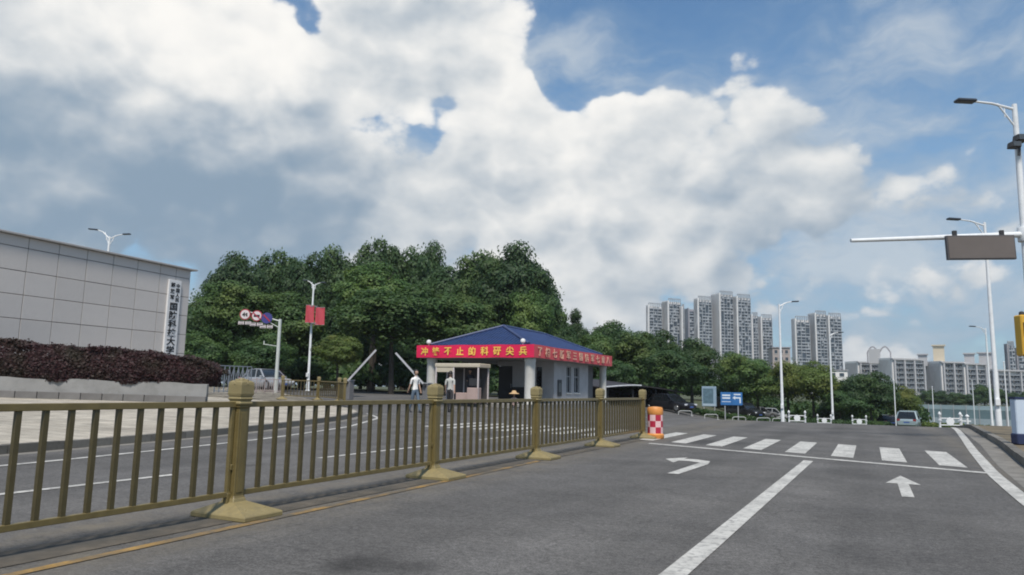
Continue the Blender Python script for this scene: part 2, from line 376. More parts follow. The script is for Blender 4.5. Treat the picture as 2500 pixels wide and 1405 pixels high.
# right kerb, gutter and verge
KR=[(1.95,-14),(1.98,4),(2.05,10),(2.32,15.3),(2.78,21.3),(3.25,30.5),(3.9,42),(4.6,54),(5.5,66)]
kerb('kerb_right',KR,1,.15,.16,.9)
def strip(name,pts,off0,off1,mt,dz,zf=gz,step=1.0):
    rs=resample(pts,step); vs=[];fs=[]
    for i,p in enumerate(rs):
        d=(rs[min(i+1,len(rs)-1)]-rs[max(i-1,0)]).normalized(); n=Vector((d.y,-d.x,0))
        for o in(off0,off1): q=p+n*o; vs.append((q.x,q.y,zf(q.x,q.y)+dz))
    fs=[(2*i,2*i+1,2*i+3,2*i+2) for i in range(len(rs)-1)]
    me=bpy.data.meshes.new(name); me.from_pydata(vs,[],fs); me.materials.append(mt); o=bpy.data.objects.new(name,me); C.objects.link(o); o['kind']='structure'; return o
M_VERGE=mat('verge_soil',(.17,.135,.085),.95,.3,1.5,.4,20,col2=(.10,.085,.055))
M_GUT=mat('gutter_concrete',(.19,.18,.16),.9,.2,3,.3,30,dirt=((.06,.055,.045),2,.8))
strip('verge',KR,.15,26,M_VERGE,.13)
strip('gutter_right',KR,-.38,0.0,M_GUT,.004)
strip('gutter_left',KL[:8],0.0,.28,M_GUT,.004)

# ---------------------------------------------------------------- road markings
def flat(name,polys,mt,dz=.006,sub=True):
    b=MB()
    for poly in polys: b.add([(x,y,gz(x,y)+dz) for x,y in poly],[tuple(range(len(poly)))])
    o=b.build(name,mt); o['kind']='structure'
    bm=bmesh.new(); bm.from_mesh(o.data)
    for f in bm.faces:
        if f.normal.z<0: f.normal_flip()
    bm.to_mesh(o.data); bm.free(); return o
flat('lane_line',[[(-1.29,2),(-1.13,2),(-.92,13.95),(-1.08,14.0)]],M_WHITE)
flat('stop_line',[[(-4.45,16.12),(-4.45,16.36),(1.72,13.62),(1.72,13.38)]],M_WHITE)
for k in range(9):
    x0=-5.0-.86+.86*k; 
    if k in(0,): continue
    y0=14.95-.47*(x0-.12); w=.39
    flat('crossing_stripe',[[(x0,y0),(x0+w,y0-.2),(x0+w,y0+3.55),(x0,y0+3.75)]],M_WHITE)
for k in range(7):
    x0=-6.75-.86*k; y0=17.9+.1*k; flat('crossing_stripe',[[(x0,y0),(x0+.42,y0-.2),(x0+.42,y0+3.3),(x0,y0+3.5)]],M_WHITE)
E_R=[(1.45,-14),(1.46,6),(1.54,10.5),(1.64,13.45),(1.98,19),(2.36,24.5),(2.72,30),(3.3,42)]
strip('edge_line_right',E_R,-.08,.10,M_WHITE,.008)
E_L=[(-10.2,-10),(-10.25,2),(-10.43,5.97),(-10.62,7.33),(-11.12,10.07),(-11.64,12.28),(-13.2,16.8),(-15.4,21.2),(-17.6,23.4)]
strip('edge_line_left',E_L,-.06,.07,M_WHITE,.007)
for y0 in(-2,4.2-2.6+.1,9.3,14.6):
    y1=y0+4.9 if y0<3 else y0+3.4
    flat('lane_dash',[[(-7.94,y0),(-7.82,y0),(-7.82,y1),(-7.94,y1)]],M_WHITE)
strip('edge_line_yellow',[(-4.62,-8),(-4.60,2.5),(-4.66,5),(-4.75,8.3),(-4.85,11.5)],-.045,.045,M_YEL,.006)
strip('fence_footing',[(-5.05,-8),(-5.05,18.6)],-.22,.22,M_DIRT,.005)
flat('straight_arrow',[[(.29,9.75),(.42,9.75),(.42,11.15),(.29,11.15)],[(.15,11.15),(.56,11.15),(.36,12.25)]],M_WHITE)
flat('left_turn_arrow',[[(-2.62,10.5),(-2.46,10.5),(-2.38,12.2),(-2.55,12.4)],[(-2.55,12.4),(-2.38,12.2),(-2.45,12.75),(-2.72,12.95),(-2.93,12.95),(-2.93,12.55),(-2.75,12.55)],[(-2.93,12.15),(-2.93,13.25),(-3.2,12.72)]],M_WHITE)

# ---------------------------------------------------------------- golden railing
def post_parts():
    shaft=MB(); shaft.lathe([(.066,.10),(.066,.16),(.056,.17),(.056,.93),(.066,.94),(.066,.955)],sq=True)
    for sx in(-1,1): shaft.box((sx*.058,0,.55),(.006,.07,.7)); shaft.box((0,sx*.058,.55),(.07,.006,.7))
    cap=MB(); cap.lathe([(.064,.955),(.077,.968),(.077,.984),(.066,.99),(.066,1.0),(.078,1.01),(.078,1.022),(.068,1.03),(.076,1.04),(.08,1.06),(.08,1.14),(.076,1.165),(.056,1.178)],sq=True)
    for i in range(4):
        a=math.pi/2*i; cap.box((.055*math.cos(a),.055*math.sin(a),1.165),(.05,.05,.05),a+.78,.6)
    cap.lathe([(.03,1.165),(.04,1.18),(.03,1.195),(.005,1.2)],10)
    foot=MB(); 
    for (x0,x1,y,h0,h1) in((-.27,.37,.225,.045,.125),):
        a=[(x0,-y),(x1,-y),(x1,y),(x0,y)]; k=.075
        vs=[(x,yy,0) for x,yy in a]+[(x,yy,h0) for x,yy in a]+[(x,yy,h1) for x,yy in((-k,-k),(k,-k),(k,k),(-k,k))]
        foot.add(vs,[(3,2,1,0)]+[(i,(i+1)%4,4+(i+1)%4,4+i) for i in range(4)]+[(4+i,4+(i+1)%4,8+(i+1)%4,8+i) for i in range(4)]+[(8,9,10,11)])
    foot.box((0,0,.135),(.16,.16,.05),0,.85)
    foot.tube((.25,-.11,.04),(.25,-.11,.085),.016,n=6); foot.tube((.25,.11,.04),(.25,.11,.085),.016,n=6)
    return shaft,cap,foot
SH,CP,FT=post_parts()
def bevmesh(mb,name,mt,bv):
    o=mb.build(name,mt,None,bevel=bv); me=o.data; bpy.data.objects.remove(o); return me
ME_SH=bevmesh(SH,'post',M_GOLD,.004); ME_CP=bevmesh(CP,'cap',M_GOLD2,.005); ME_FT=bevmesh(FT,'foot',M_GOLD2,.008)
ME_BAR=MB().box((0,0,.575),(.036,.034,.75)).mesh('bar',M_BARS)
def railing(root,p0,p1,nb,first=True):
    """one panel between two post places (local to root), with its bars"""
    p0,p1=Vector(p0),Vector(p1); d=p1-p0; L_=d.length; a=math.atan2(d.y,d.x)
    b=MB(); b.box((L_/2,0,.965),(L_-.13,.052,.05)); b.box((L_/2,0,.19),(L_-.13,.042,.045))
    for x in(.085,L_-.085): b.box((x,0,.575),(.036,.036,.8))
    for x in(.07,L_-.07):
        b.box((x,0,.12),(.06,.05,.16)); b.box((x,.0,.42),(.03,.06,.05))
    pn=b.build('panel',M_GOLD,root,bevel=.004); pn.location=p0; pn.rotation_euler=(0,-math.asin(d.z/L_),a)
    for i in range(nb):
        x=.085+(L_-.17)*(i+1)/(nb+1); inst(ME_BAR,'bar',pn,(x,0,0),math.pi/2+0)
def rpost(root,p,rz):
    o=inst(ME_SH,'post',root,p,rz); inst(ME_CP,'cap',o); inst(ME_FT,'foot',o); return o
XF=-5.08; YS=[1.62,4.90,8.2,11.44,14.74,17.96]
mf=thing('median_fence','gold painted railing running along the middle of the road, ending at a chequered barrel','fence',(XF,YS[0]-3.4,0))
for i,y in enumerate([-1.66]+YS):
    rpost(mf,(0,y-YS[0]+3.4,0),0)
for a,b in zip([-1.66]+YS[:-1],YS): railing(mf,(0,a-YS[0]+3.4,0),(0,b-YS[0]+3.4,0),16)

# short railing by the gate plaza
def short_fence(pxs,label):
    pts=[at(px,t) for px,t in pxs]; pts=[Vector((p.x,p.y,pz(p.x,p.y))) for p in pts]
    r=thing('short_fence',label,'fence',pts[0])
    for p in pts: rpost(r,p-pts[0],math.atan2(pts[1].y-pts[0].y,pts[1].x-pts[0].x)+math.pi/2)
    for a,b in zip(pts[:-1],pts[1:]): railing(r,a-pts[0],b-pts[0],9)
short_fence([(690,36.6),(778,37.4),(828,35.6),(842,33.5)],'short gold railing standing on the tan paved plaza below the red flag')

# ---------------------------------------------------------------- chequered barrel
def barrel():
    p=at(1599,18.15); t=thing('crash_barrel','orange crash barrel with red and white chequered band at the railing end','barrel',p,.3)
    mo=mat('barrel_orange',(.62,.25,.06),.5,.12,5); mr=mat('barrel_red',(.42,.02,.05),.45,.1); mw=mat('barrel_pale',(.74,.50,.50),.45,.08)
    b=MB(); b.lathe([(.20,0),(.215,.02),(.215,.10),(.19,.12),(.185,.13)],24); b.build('foot_ring',mo,t,True); b=MB(); b.lathe([(.185,.58),(.195,.60),(.195,.70),(.185,.74),(.17,.765),(.05,.78)],24); b.build('top_shell',mo,t,True)
    n=24; R_=.186
    for nm,mt_,par in(('red_square',mr,0),('pale_square',mw,1)):
        b=MB()
        for r in range(3):
            for s in range(8):
                if (r+s)%2!=par: continue
                z0,z1=.13+.15*r,.13+.15*(r+1)
                vs=[]; 
                for k in range(4):
                    a=2*math.pi*(s*3+k)/n; 
                    for z in(z0,z1): vs.append((R_*math.cos(a),R_*math.sin(a),z))
                b.add(vs,[(2*k,2*k+2,2*k+3,2*k+1) for k in range(3)])
        b.build(nm,mt_,t,True)
barrel()

# ---------------------------------------------------------------- text
def text_mesh(body,size,depth=.01,bold=0.0):
    cu=bpy.data.curves.new('t','FONT'); cu.body=body; cu.size=size; cu.extrude=depth; cu.align_x='CENTER'; cu.align_y='CENTER'; cu.offset=bold; cu.resolution_u=3
    o=bpy.data.objects.new('t',cu); C.objects.link(o); bpy.context.view_layer.update()
    me=bpy.data.meshes.new_from_object(o.evaluated_get(bpy.context.evaluated_depsgraph_get())); bpy.data.objects.remove(o); return me
def letter(ch,size,mt,parent,loc,rot,bold=0.0,sx=1.0,name='character'):
    me=text_mesh(ch,size,.008,bold)
    if len(me.vertices):
        co=np.empty(len(me.vertices)*3); me.vertices.foreach_get('co',co); co=co.reshape(-1,3); c=(co.max(0)+co.min(0))/2; co[:,:2]-=c[:2]; me.vertices.foreach_set('co',co.ravel())
    me.materials.clear(); me.materials.append(mt); o=bpy.data.objects.new(name,me); C.objects.link(o); o.parent=parent; o.location=loc; o.rotation_euler=rot; o.scale=(sx,1,1); return o

# ---------------------------------------------------------------- monument wall with panels and sign
def monument():
    A=P(0,700,30.3); B=P(470,700,40.0); A.z=B.z=0; u=(B-A).normalized(); rz=math.atan2(u.y,u.x)
    zb=.3; t=thing('monument_wall','tall grey stone panel wall carrying a vertical white name board','wall',(A.x,A.y,0),rz)
    M_PAN=mat('wall_panel',(.53,.50,.475),.6,.07,.8,.08,20,dirt=((.42,.395,.375),.9,.5),obj_rand=.035); M_JT=mat('wall_joint',(.12,.11,.11),.9)
    core=MB(); core.box((3.1,.9,zb+3.4),(14.0,1.73,7.0)); core.build('core',M_JT,t)
    cols=[-4.6,-3.2,-1.8,-.39]+[1.02+1.41*k for k in range(6)]+[9.12,10.12]; rows=[.3,.62,1.65,2.68,3.70,4.72,5.73,6.74,7.22]
    cache={}
    for i in range(len(cols)-1):
        for j in range(len(rows)-1):
            w=cols[i+1]-cols[i]; h=rows[j+1]-rows[j]; key=(round(w,2),round(h,2))
            if key not in cache: cache[key]=bevmesh(MB().box((0,0,0),(w-.028,.05,h-.028)),'panel',M_PAN,.006)
            inst(cache[key],'panel',t,((cols[i]+cols[i+1])/2,.03+random.uniform(-.004,.004),(rows[j]+rows[j+1])/2))
    for j in range(len(rows)-1):
        h=rows[j+1]-rows[j]; inst(bevmesh(MB().box((0,0,0),(.05,1.70,h-.025)),'panel',M_PAN,.006),'panel',t,(10.12,.9,(rows[j]+rows[j+1])/2))
    MB().box((2.98,.92,7.262),(14.9,2.2,.085)).build('coping',mat('coping',(.36,.35,.34),.7,.1),t,bevel=.01)
    # name board
    bd=thing('name_board','white vertical board with black characters mounted on the grey panel wall','sign',(0,0,0)); bd.matrix_world=Matrix.Translation((A.x,A.y,0))@Matrix.Rotation(rz,4,'Z')
    MB().box((9.02,-.05,4.35),(.82,.11,4.35)).build('board',mat('board_white',(.68,.68,.68),.5,.05,2),bd,bevel=.01)
    ink=mat('ink',(.012,.012,.012),.6)
    rot=(math.pi/2,0,0)
    for k,ch in enumerate('中国人民'): letter(ch,.235,ink,bd,(9.21,-.109,6.24-.25*k),rot,.006,1.15)
    for k,ch in enumerate('解放军'): letter(ch,.25,ink,bd,(8.87,-.109,6.26-.33*k),rot,.007,1.15)
    for k,ch in enumerate('国防科技大学'): letter(ch,.44,ink,bd,(9.02,-.109,5.11-.456*k),rot,.012,1.25)
monument()

# ---------------------------------------------------------------- leaves
def leaf_material(name,c1,c2,c3,trans=.35,nscale=1.2):
    mt=bpy.data.materials.new(name); mt.use_nodes=True; N=mt.node_tree.nodes; L=mt.node_tree.links; b=N['Principled BSDF']
    tc=N.new('ShaderNodeTexCoord'); oi=N.new('ShaderNodeObjectInfo')
    ad=N.new('ShaderNodeVectorMath'); ad.operation='MULTIPLY_ADD'; L.new(oi.outputs['Random'],ad.inputs[0]); ad.inputs[1].default_value=(37,51,23); L.new(tc.outputs['Object'],ad.inputs[2])
    def noise(sc,det):
        n=N.new('ShaderNodeTexNoise'); L.new(ad.outputs[0],n.inputs['Vector']); n.inputs['Scale'].default_value=sc; n.inputs['Detail'].default_value=det; return n.outputs[0]
    def mix(f,a,c):
        n=N.new('ShaderNodeMix'); n.data_type='RGBA'; L.new(f,n.inputs[0])
        for x,s in ((a,n.inputs[6]),(c,n.inputs[7])):
            if isinstance(x,tuple): s.default_value=(*x,1)
            else: L.new(x,s)
        return n.outputs[2]
    def rng(x,a,b_):
        n=N.new('ShaderNodeMapRange'); L.new(x,n.inputs[0]); n.inputs[1].default_value=a; n.inputs[2].default_value=b_; return n.outputs[0]
    c=mix(rng(noise(nscale*9,3),.35,.65),c1,c2); c=mix(rng(noise(nscale,3),.45,.72),c,c3)
    hs=N.new('ShaderNodeHueSaturation'); L.new(c,hs.inputs['Color']); mr=N.new('ShaderNodeMapRange'); L.new(oi.outputs['Random'],mr.inputs[0]); mr.inputs[3].default_value=.8; mr.inputs[4].default_value=1.22; L.new(mr.outputs[0],hs.inputs['Value'])
    c=hs.outputs[0]; L.new(c,b.inputs['Base Color']); b.inputs['Roughness'].default_value=.62; b.inputs['Specular IOR Level'].default_value=.3
    tr=N.new('ShaderNodeBsdfTranslucent'); sc=N.new('ShaderNodeMix'); sc.data_type='RGBA'; sc.blend_type='MULTIPLY'; sc.inputs[0].default_value=1; L.new(c,sc.inputs[6]); sc.inputs[7].default_value=(trans,trans*1.15,trans*.5,1); L.new(sc.outputs[2],tr.inputs[0])
    a=N.new('ShaderNodeAddShader'); L.new(b.outputs[0],a.inputs[0]); L.new(tr.outputs[0],a.inputs[1]); L.new(a.outputs[0],N['Material Output'].inputs[0])
    return mt
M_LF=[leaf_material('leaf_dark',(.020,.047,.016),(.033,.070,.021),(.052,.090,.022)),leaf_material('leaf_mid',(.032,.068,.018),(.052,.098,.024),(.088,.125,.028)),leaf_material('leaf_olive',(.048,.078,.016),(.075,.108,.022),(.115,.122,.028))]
M_BARK=mat('bark',(.06,.05,.04),.95,.3,6,.6,30)
def quads(name,cen,nrm,size,mt,asp=1.5):
    """leaf-sized faces: centres, normals and sizes as arrays"""
    n=len(cen); nrm=nrm/np.linalg.norm(nrm,axis=1,keepdims=True); r=RNG.normal(size=(n,3)); a=np.cross(nrm,r); a/=np.linalg.norm(a,axis=1,keepdims=True); b=np.cross(nrm,a)
    s=size[:,None]; a=a*s*asp*.5; b=b*s*.5; fold=nrm*s*.18
    v=np.stack([cen-a,cen+b*.9-fold,cen+a,cen-b*.9-fold],1).reshape(-1,3)
    me=bpy.data.meshes.new(name); me.vertices.add(4*n); me.vertices.foreach_set('co',v.ravel().astype(np.float32))
    me.loops.add(4*n); me.loops.foreach_set('vertex_index',np.arange(4*n,dtype=np.int32)); me.polygons.add(n); me.polygons.foreach_set('loop_start',np.arange(0,4*n,4,dtype=np.int32))
    me.update(calc_edges=True); me.materials.append(mt); return me
def sph(n):
    v=RNG.normal(size=(n,3)); return v/np.linalg.norm(v,axis=1,keepdims=True)
def crown(name,mt,nc=46,per=190,leaf=.075,shape='round',seed=0):
    """unit crown (about radius 1, centre at origin) made of leaf clumps"""
    cs=[];ns=[];sz=[]
    for k in range(nc):
        d=sph(1)[0]; 
        if d[2]<-.55: d[2]*=-.6
        rr=RNG.uniform(.35,.80); c=d*rr
        if shape=='cone': h=RNG.uniform(-.9,.95); w=.62*(1-(h+.9)/1.9)+.05; a=RNG.uniform(0,6.28); c=np.array([w*math.cos(a),w*math.sin(a),h])
        if shape=='tall': c*=np.array([.85,.85,1.08])
        r=RNG.uniform(.18,.34)*(1.0 if shape!='cone' else .7)
        n=int(per*(r/.27)**2); q=sph(n); 
        q[:,2]=np.where((q[:,2]<-.3)&(RNG.random(n)<.7),-q[:,2],q[:,2])
        rad_=r*(.55+.5*RNG.random(n))[:,None]*np.array([1.12,1.12,.8])
        cs.append(c+q*rad_); ns.append(q*1.0+d*.35+RNG.normal(size=(n,3))*.36+np.array([0,0,.25])); sz.append(RNG.uniform(.65,1.25,n)*leaf)
    # stray twigs at the outline, and inner leaves that close the view through
    n=nc*16; q=sph(n); cs.append(q*RNG.uniform(.68,.93,n)[:,None]*(np.array([1,1,1]) if shape!='cone' else np.array([.3,.3,1]))); ns.append(RNG.normal(size=(n,3))); sz.append(RNG.uniform(.5,1.,n)*leaf)
    n=nc*26; q=sph(n); cs.append(q*RNG.uniform(.1,.62,n)[:,None]*(np.array([1,1,1]) if shape!='cone' else np.array([.4,.4,1]))); ns.append(RNG.normal(size=(n,3))); sz.append(RNG.uniform(1.2,2.2,n)*leaf)
    return quads(name,np.concatenate(cs),np.concatenate(ns),np.concatenate(sz),mt)
CROWNS={}
for ki,m_ in enumerate(M_LF):
    CROWNS[ki]=[crown('crown',m_,60,323,0.049,'round'),crown('crown',m_,66,313,0.048,'tall'),crown('crown',m_,52,361,0.052,'round')]
CONE=crown('crown',M_LF[0],80,230,.045,'cone')
def trunk_mesh(h,r,limbs=5,top=.5):
    b=MB(); p=Vector((0,0,-.15)); n=5; d=Vector((RNG.normal()*.03,RNG.normal()*.03,1))
    for i in range(n):
        q=p+Vector((d.x*h/n+RNG.normal()*.03*h/n,d.y*h/n+RNG.normal()*.03*h/n,h/n+.03)); b.tube(p,q,r*(1-.09*i),r*(1-.09*(i+1)),8,False); p=q
    for k in range(limbs):
        a=6.28*k/limbs+RNG.uniform(-.4,.4); l=h*RNG.uniform(.5,.9)*top*1.6; q=p+Vector((math.cos(a)*l*.65,math.sin(a)*l*.65,l)); b.tube(p-Vector((0,0,.1)),q,r*.45,r*.15,6,False)
        q2=q+Vector((math.cos(a+.5)*l*.4,math.sin(a+.5)*l*.4,l*.5)); b.tube(q,q2,r*.16,r*.05,5,False)
    return b
def tree(px,ytop,t,wpx,ybot,kind=0,label='',group=None,cone=False,ground=None,var=None,name='broadleaf_tree'):
    """crown from its outline in the photo at depth t; the trunk reaches the ground there"""
    base=at(px,t); 
    if ground is not None: base.z=ground
    base.z-=.02
    zt=P(px,ytop,t).z; zb=P(px,ybot,t).z; zb=max(zb,base.z+.3); rx=wpx/2/F*t*1.04; zt+=.05*(zt-zb); rzv=(zt-zb)/2
    r=thing(name,label,'tree',base,RNG.uniform(0,6.28),group)
    me=CONE if cone else CROWNS[kind][int(RNG.integers(3)) if var is None else var]
    o=inst(me,'crown',r,(0,0,(zt+zb)/2-base.z),RNG.uniform(0,6.28),(rx,rx*RNG.uniform(.85,1.1),rzv))
    th=max(.6,(zb-base.z)+rzv*.5); trunk_mesh(th,max(.10,.028*(zt-base.z)),5,.26).build('trunk',M_BARK,r,True)
    return r
GR='trees of the dense grove behind the gate house'
# back rows of the grove: px, top, depth, width, bottom
BACK=[(505,690,80,190,930,0),(575,612,82,200,900,0),(655,598,86,170,900,0),(735,612,84,170,900,0),(800,600,88,190,900,0),(905,568,86,170,880,0),(985,600,90,160,900,0),(1030,583,88,150,900,0),(1100,640,84,200,900,0),(1175,600,82,190,900,1),(1240,590,78,240,880,0),(1300,640,80,170,900,0),
      (880,780,92,220,965,0),(960,770,94,220,965,0),(1045,770,92,220,965,0),(1000,800,78,150,960,0),
      (560,770,76,200,955,0),(700,760,78,220,955,0),(820,740,78,230,955,0),(1120,750,78,230,955,0),(1220,770,80,220,955,0),(1340,790,84,150,955,0),(430,760,84,220,955,0)]
NAMES=['dark tree at the grove edge just past the panel wall end','tall dark tree behind the light bushy one beside the wall','rounded dark tree top above the first round sign','dark tree top above the red flags','dark tree whose top rises right of the red flags lamp','highest tree top of the grove','slender dark tree beside the highest grove top','second highest tree top in the middle of the grove','dark tree above the left eave of the blue roof','mid green tree beside the big rounded one over the blue roof','big rounded dark tree towering over the blue roof','dark tree at the outer right flank of the grove','low shaded tree behind the left barrier arm','low shaded tree filling the dark gap between both barrier arms','low shaded tree behind the right barrier arm','low shaded tree above the walker in white','shaded low tree behind the bushy light tree','shaded low tree behind the round sign pole top','shaded low tree behind the dome shaped tree','shaded low tree behind the gate house roof left slope','shaded low tree behind the gate house roof peak','shaded low tree at the grove foot near the conifer','shaded tree hidden behind the panel wall end']
for i,(a,b,c,d,e,k) in enumerate(BACK): tree(a,b,c,d,e,k,NAMES[i],GR,var=i%3)
for i,(a,b,c,d,e,k,lb) in enumerate([(560,680,62,210,860,1,'lighter green bushy tree at the grove edge beside the panel wall'),(955,690,63,330,880,1,'broad light green tree with whitewashed trunk foot behind the barrier arms'),
      (690,715,64,190,890,1,'mid green tree in the grove behind the round traffic signs'),(500,800,60,180,950,0,'low dark tree beside the end of the panel wall'),(640,815,58,170,950,0,'low dark tree behind the round sign pole'),
      (825,813,50,128,912,2,'small clipped dome shaped tree beside the red flag lamp'),(1110,710,66,220,890,1,'mid green tree above the blue roof, in front of the grove'),(1290,700,74,150,900,1,'tall mid green tree above the blue roof ridge'),
      (905,640,70,210,800,1,'leafy green tree in the upper middle of the grove')]):
    q=tree(a,b,c,d,e,k,lb,var=i%3)
    if 'dome' in lb:
        o=copy_tree(q.children[0],q); o.rotation_euler.z+=1.9; o.scale=[v*.93 for v in o.scale]; o.name='inner_crown'
tree(1405,764,80,95,900,0,'narrow pointed conifer beside the dense grove',cone=True,name='conifer_tree')
for i,(a,b,c,d,e,k,lb) in enumerate([(1345,735,84,120,950,0,'dark tree sloping down the right flank of the grove'),(1432,800,86,90,950,0,'dark tree touching the right side of the conifer'),(1370,792,78,130,950,0,'dark tree between the gate house roof and the conifer'),(1450,808,74,120,960,1,'light green tree behind the end of the red banner'),(1490,782,84,150,960,0,'dark rounded tree right of the conifer'),
      (1560,812,76,160,965,1,'mid green tree behind the dark parking canopy'),(1605,805,84,160,960,0,'dark tree below the shortest high rise tower'),(1690,828,74,160,975,0,'wide dark tree in front of the tallest tower foot'),(1650,850,66,150,975,0,'low dark tree over the parked cars'),(1510,880,66,120,975,0,'low tree just behind the parking canopy'),
      (1800,858,92,130,985,1,'yellow green tree right of the tallest tower foot'),(1850,880,90,130,1000,1,'light green roadside tree behind the street sign'),(1925,872,88,150,1005,2,'olive roadside tree beside a tall white lamp post'),(1985,885,84,140,1005,2,'rust tinged olive roadside tree behind the white bollards'),
      (2050,930,92,110,1020,0,'dark low roadside tree behind a lamp post'),(2125,908,80,155,1030,0,'dense dark green tree in front of the apartment blocks'),(2200,945,84,100,1030,2,'small olive tree next to the silver car'),(2075,950,80,120,1030,0,'dark bushy tree beside the dense dark tree')]):
    tree(a,b,c,d,e,k,lb,var=i%3)
for i in range(9):
    px=2270+i*33; tree(px,945+random.uniform(0,18)-(12 if 3<i<6 else 0),190,60,1000,0,'dark distant tree in the row behind the blue hoarding','trees behind the blue hoarding',ground=-3,var=i%3)
# dark undergrowth under the grove
def bushes(name,label,cat,pts,hh,rr,leaf,mt,n,kind=None):
    cs=[];ns=[];sz=[]
    for p in pts:
        for k in range(3):
            c=np.array([p[0]+RNG.normal()*rr*.5,p[1]+RNG.normal()*rr*.5,p[2]+hh*RNG.uniform(.3,.6)]); q=sph(n); q[:,2]=np.abs(q[:,2])*1.0-.3
            cs.append(c+q*np.array([rr,rr,hh*.6])*RNG.uniform(.6,1.05,n)[:,None]); ns.append(q+RNG.normal(size=(n,3))*.5); sz.append(RNG.uniform(.7,1.3,n)*leaf)
    me=quads(name,np.concatenate(cs),np.concatenate(ns),np.concatenate(sz),mt); o=bpy.data.objects.new(name,me); C.objects.link(o); return tag(o,label,cat,None,kind)
und=[]
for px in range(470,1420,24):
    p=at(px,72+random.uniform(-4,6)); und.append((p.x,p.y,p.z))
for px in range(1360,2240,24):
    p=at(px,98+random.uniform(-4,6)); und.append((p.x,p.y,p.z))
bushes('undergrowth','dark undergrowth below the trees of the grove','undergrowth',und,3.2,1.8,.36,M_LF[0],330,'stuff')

# ---------------------------------------------------------------- planter and red hedge
def planter():
    a=at(0,27.5); b=at(505,29.0); a.z=b.z=0; u=(b-a).normalized(); a=a-u*7; L_=(b-a).length; rz=math.atan2(u.y,u.x); n=Vector((-u.y,u.x,0))
    z0=lambda s:pz(*(a+u*s).xy)
    t=thing('planter','long low grey stone planter holding a dark red hedge','planter',a,rz)
    M_BL=mat('planter_block',(.155,.15,.145),.85,.15,3,.3,25,obj_rand=.12); M_CC=mat('planter_concrete',(.235,.235,.23),.85,.12,1.2,.2,25,dirt=((.13,.13,.12),1.5,.6))
    k=int(L_/.72); w=L_/k; me=bevmesh(MB().box((0,0,0),(w-.022,.20,.42)),'block',M_BL,.012)
    zl=[z0(i*w) for i in range(k+1)]
    for i in range(k):
        zz=(zl[i]+zl[i+1])/2; o=inst(me,'block',t,((i+.5)*w,.10,zz+.27/2-.08+random.uniform(-.004,.004)))
        o.rotation_euler.y=-math.atan2(zl[i+1]-zl[i],w)
    top=MB(); n_=24
    for i in range(n_):
        s0,s1=L_*i/n_,L_*(i+1)/n_; za,zb=z0(s0),z0(s1)
        y0,y1=.07,.45
        vs=[(s,y,z) for s,z in((s0,za),(s1,zb)) for y,z in((y0,z+.26),(y1,z+.26),(y1,z+.78+.03*math.sin(s*2.1)),(y0+.03,z+.76+.03*math.sin(s*2.1)))]
        top.add(vs,[(0,1,5,4),(1,2,6,5),(2,3,7,6),(3,0,4,7)]+([(3,2,1,0)] if i==0 else [])+([(4,5,6,7)] if i==n_-1 else []))
    top.build('coping_wall',M_CC,t)
    MB().box((L_/2,.32,.2),(L_,.26,1.0)).build('inner_wall',M_CC,t)
    st=MB().box((L_+.75,.55,z0(L_)+.05),(1.4,.9,.22)).build('step',mat('step_stone',(.34,.32,.28),.85,.12),t,bevel=.015)
    # hedge
    MH=leaf_material('hedge_leaf',(.022,.011,.011),(.048,.017,.020),(.026,.022,.012),.2,.9)
    h=thing('hedge','dark red clipped hedge growing in the stone planter before the panel wall','hedge',a,rz)
    N_=46000; LH=L_+.30
    zf=lambda s:np.array([z0(float(x)) for x in s])
    def top_h(s): return 2.08-.32*np.clip((s-7)/(L_-7.5),-.5,1.1)+.05*np.sin(s*1.3)+.04*np.sin(s*3.7+1)
    ss=np.linspace(-1,LH+1,80); zz=zf(ss)
    f=RNG.random(N_); s=RNG.uniform(0,LH,N_); base=np.interp(s,ss,zz)
    endr=np.clip((LH-s)/1.1,0,1)**.5
    hz=.62+(top_h(s)-.62)*(.55+.45*endr)
    front=f<.55
    v=RNG.random(N_)
    bul=.16*np.sin(s*2.3)+.10*np.sin(s*5.1+v*4)+RNG.normal(size=N_)*.05
    y=np.where(front,.18-.18*np.sin(v*3.0)-bul*.5+(1-endr)*1.3,RNG.uniform(.05,2.6,N_)+(1-endr)*.8)
    z=np.where(front,.66+(hz-.66)*v**.9,hz+RNG.normal(size=N_)*.05+.04*np.sin(s*9))+base
    nr=np.where(front[:,None],np.array([0,-1,.25]),np.array([0,-.3,1.]))+RNG.normal(size=(N_,3))*.55
    me=quads('foliage',np.stack([s,y,z],1),nr,RNG.uniform(.05,.11,N_),MH,1.4); inst(me,'foliage',h)
    co=MB()
    co.box((LH/2-.6,1.5,1.2),(LH-1.4,2.5,1.75)); co.build('core_box',mat('hedge_core',(.020,.012,.011),1.0,.3,8),h)  # solid dark box added inside the leaves so the hedge is opaque
planter()

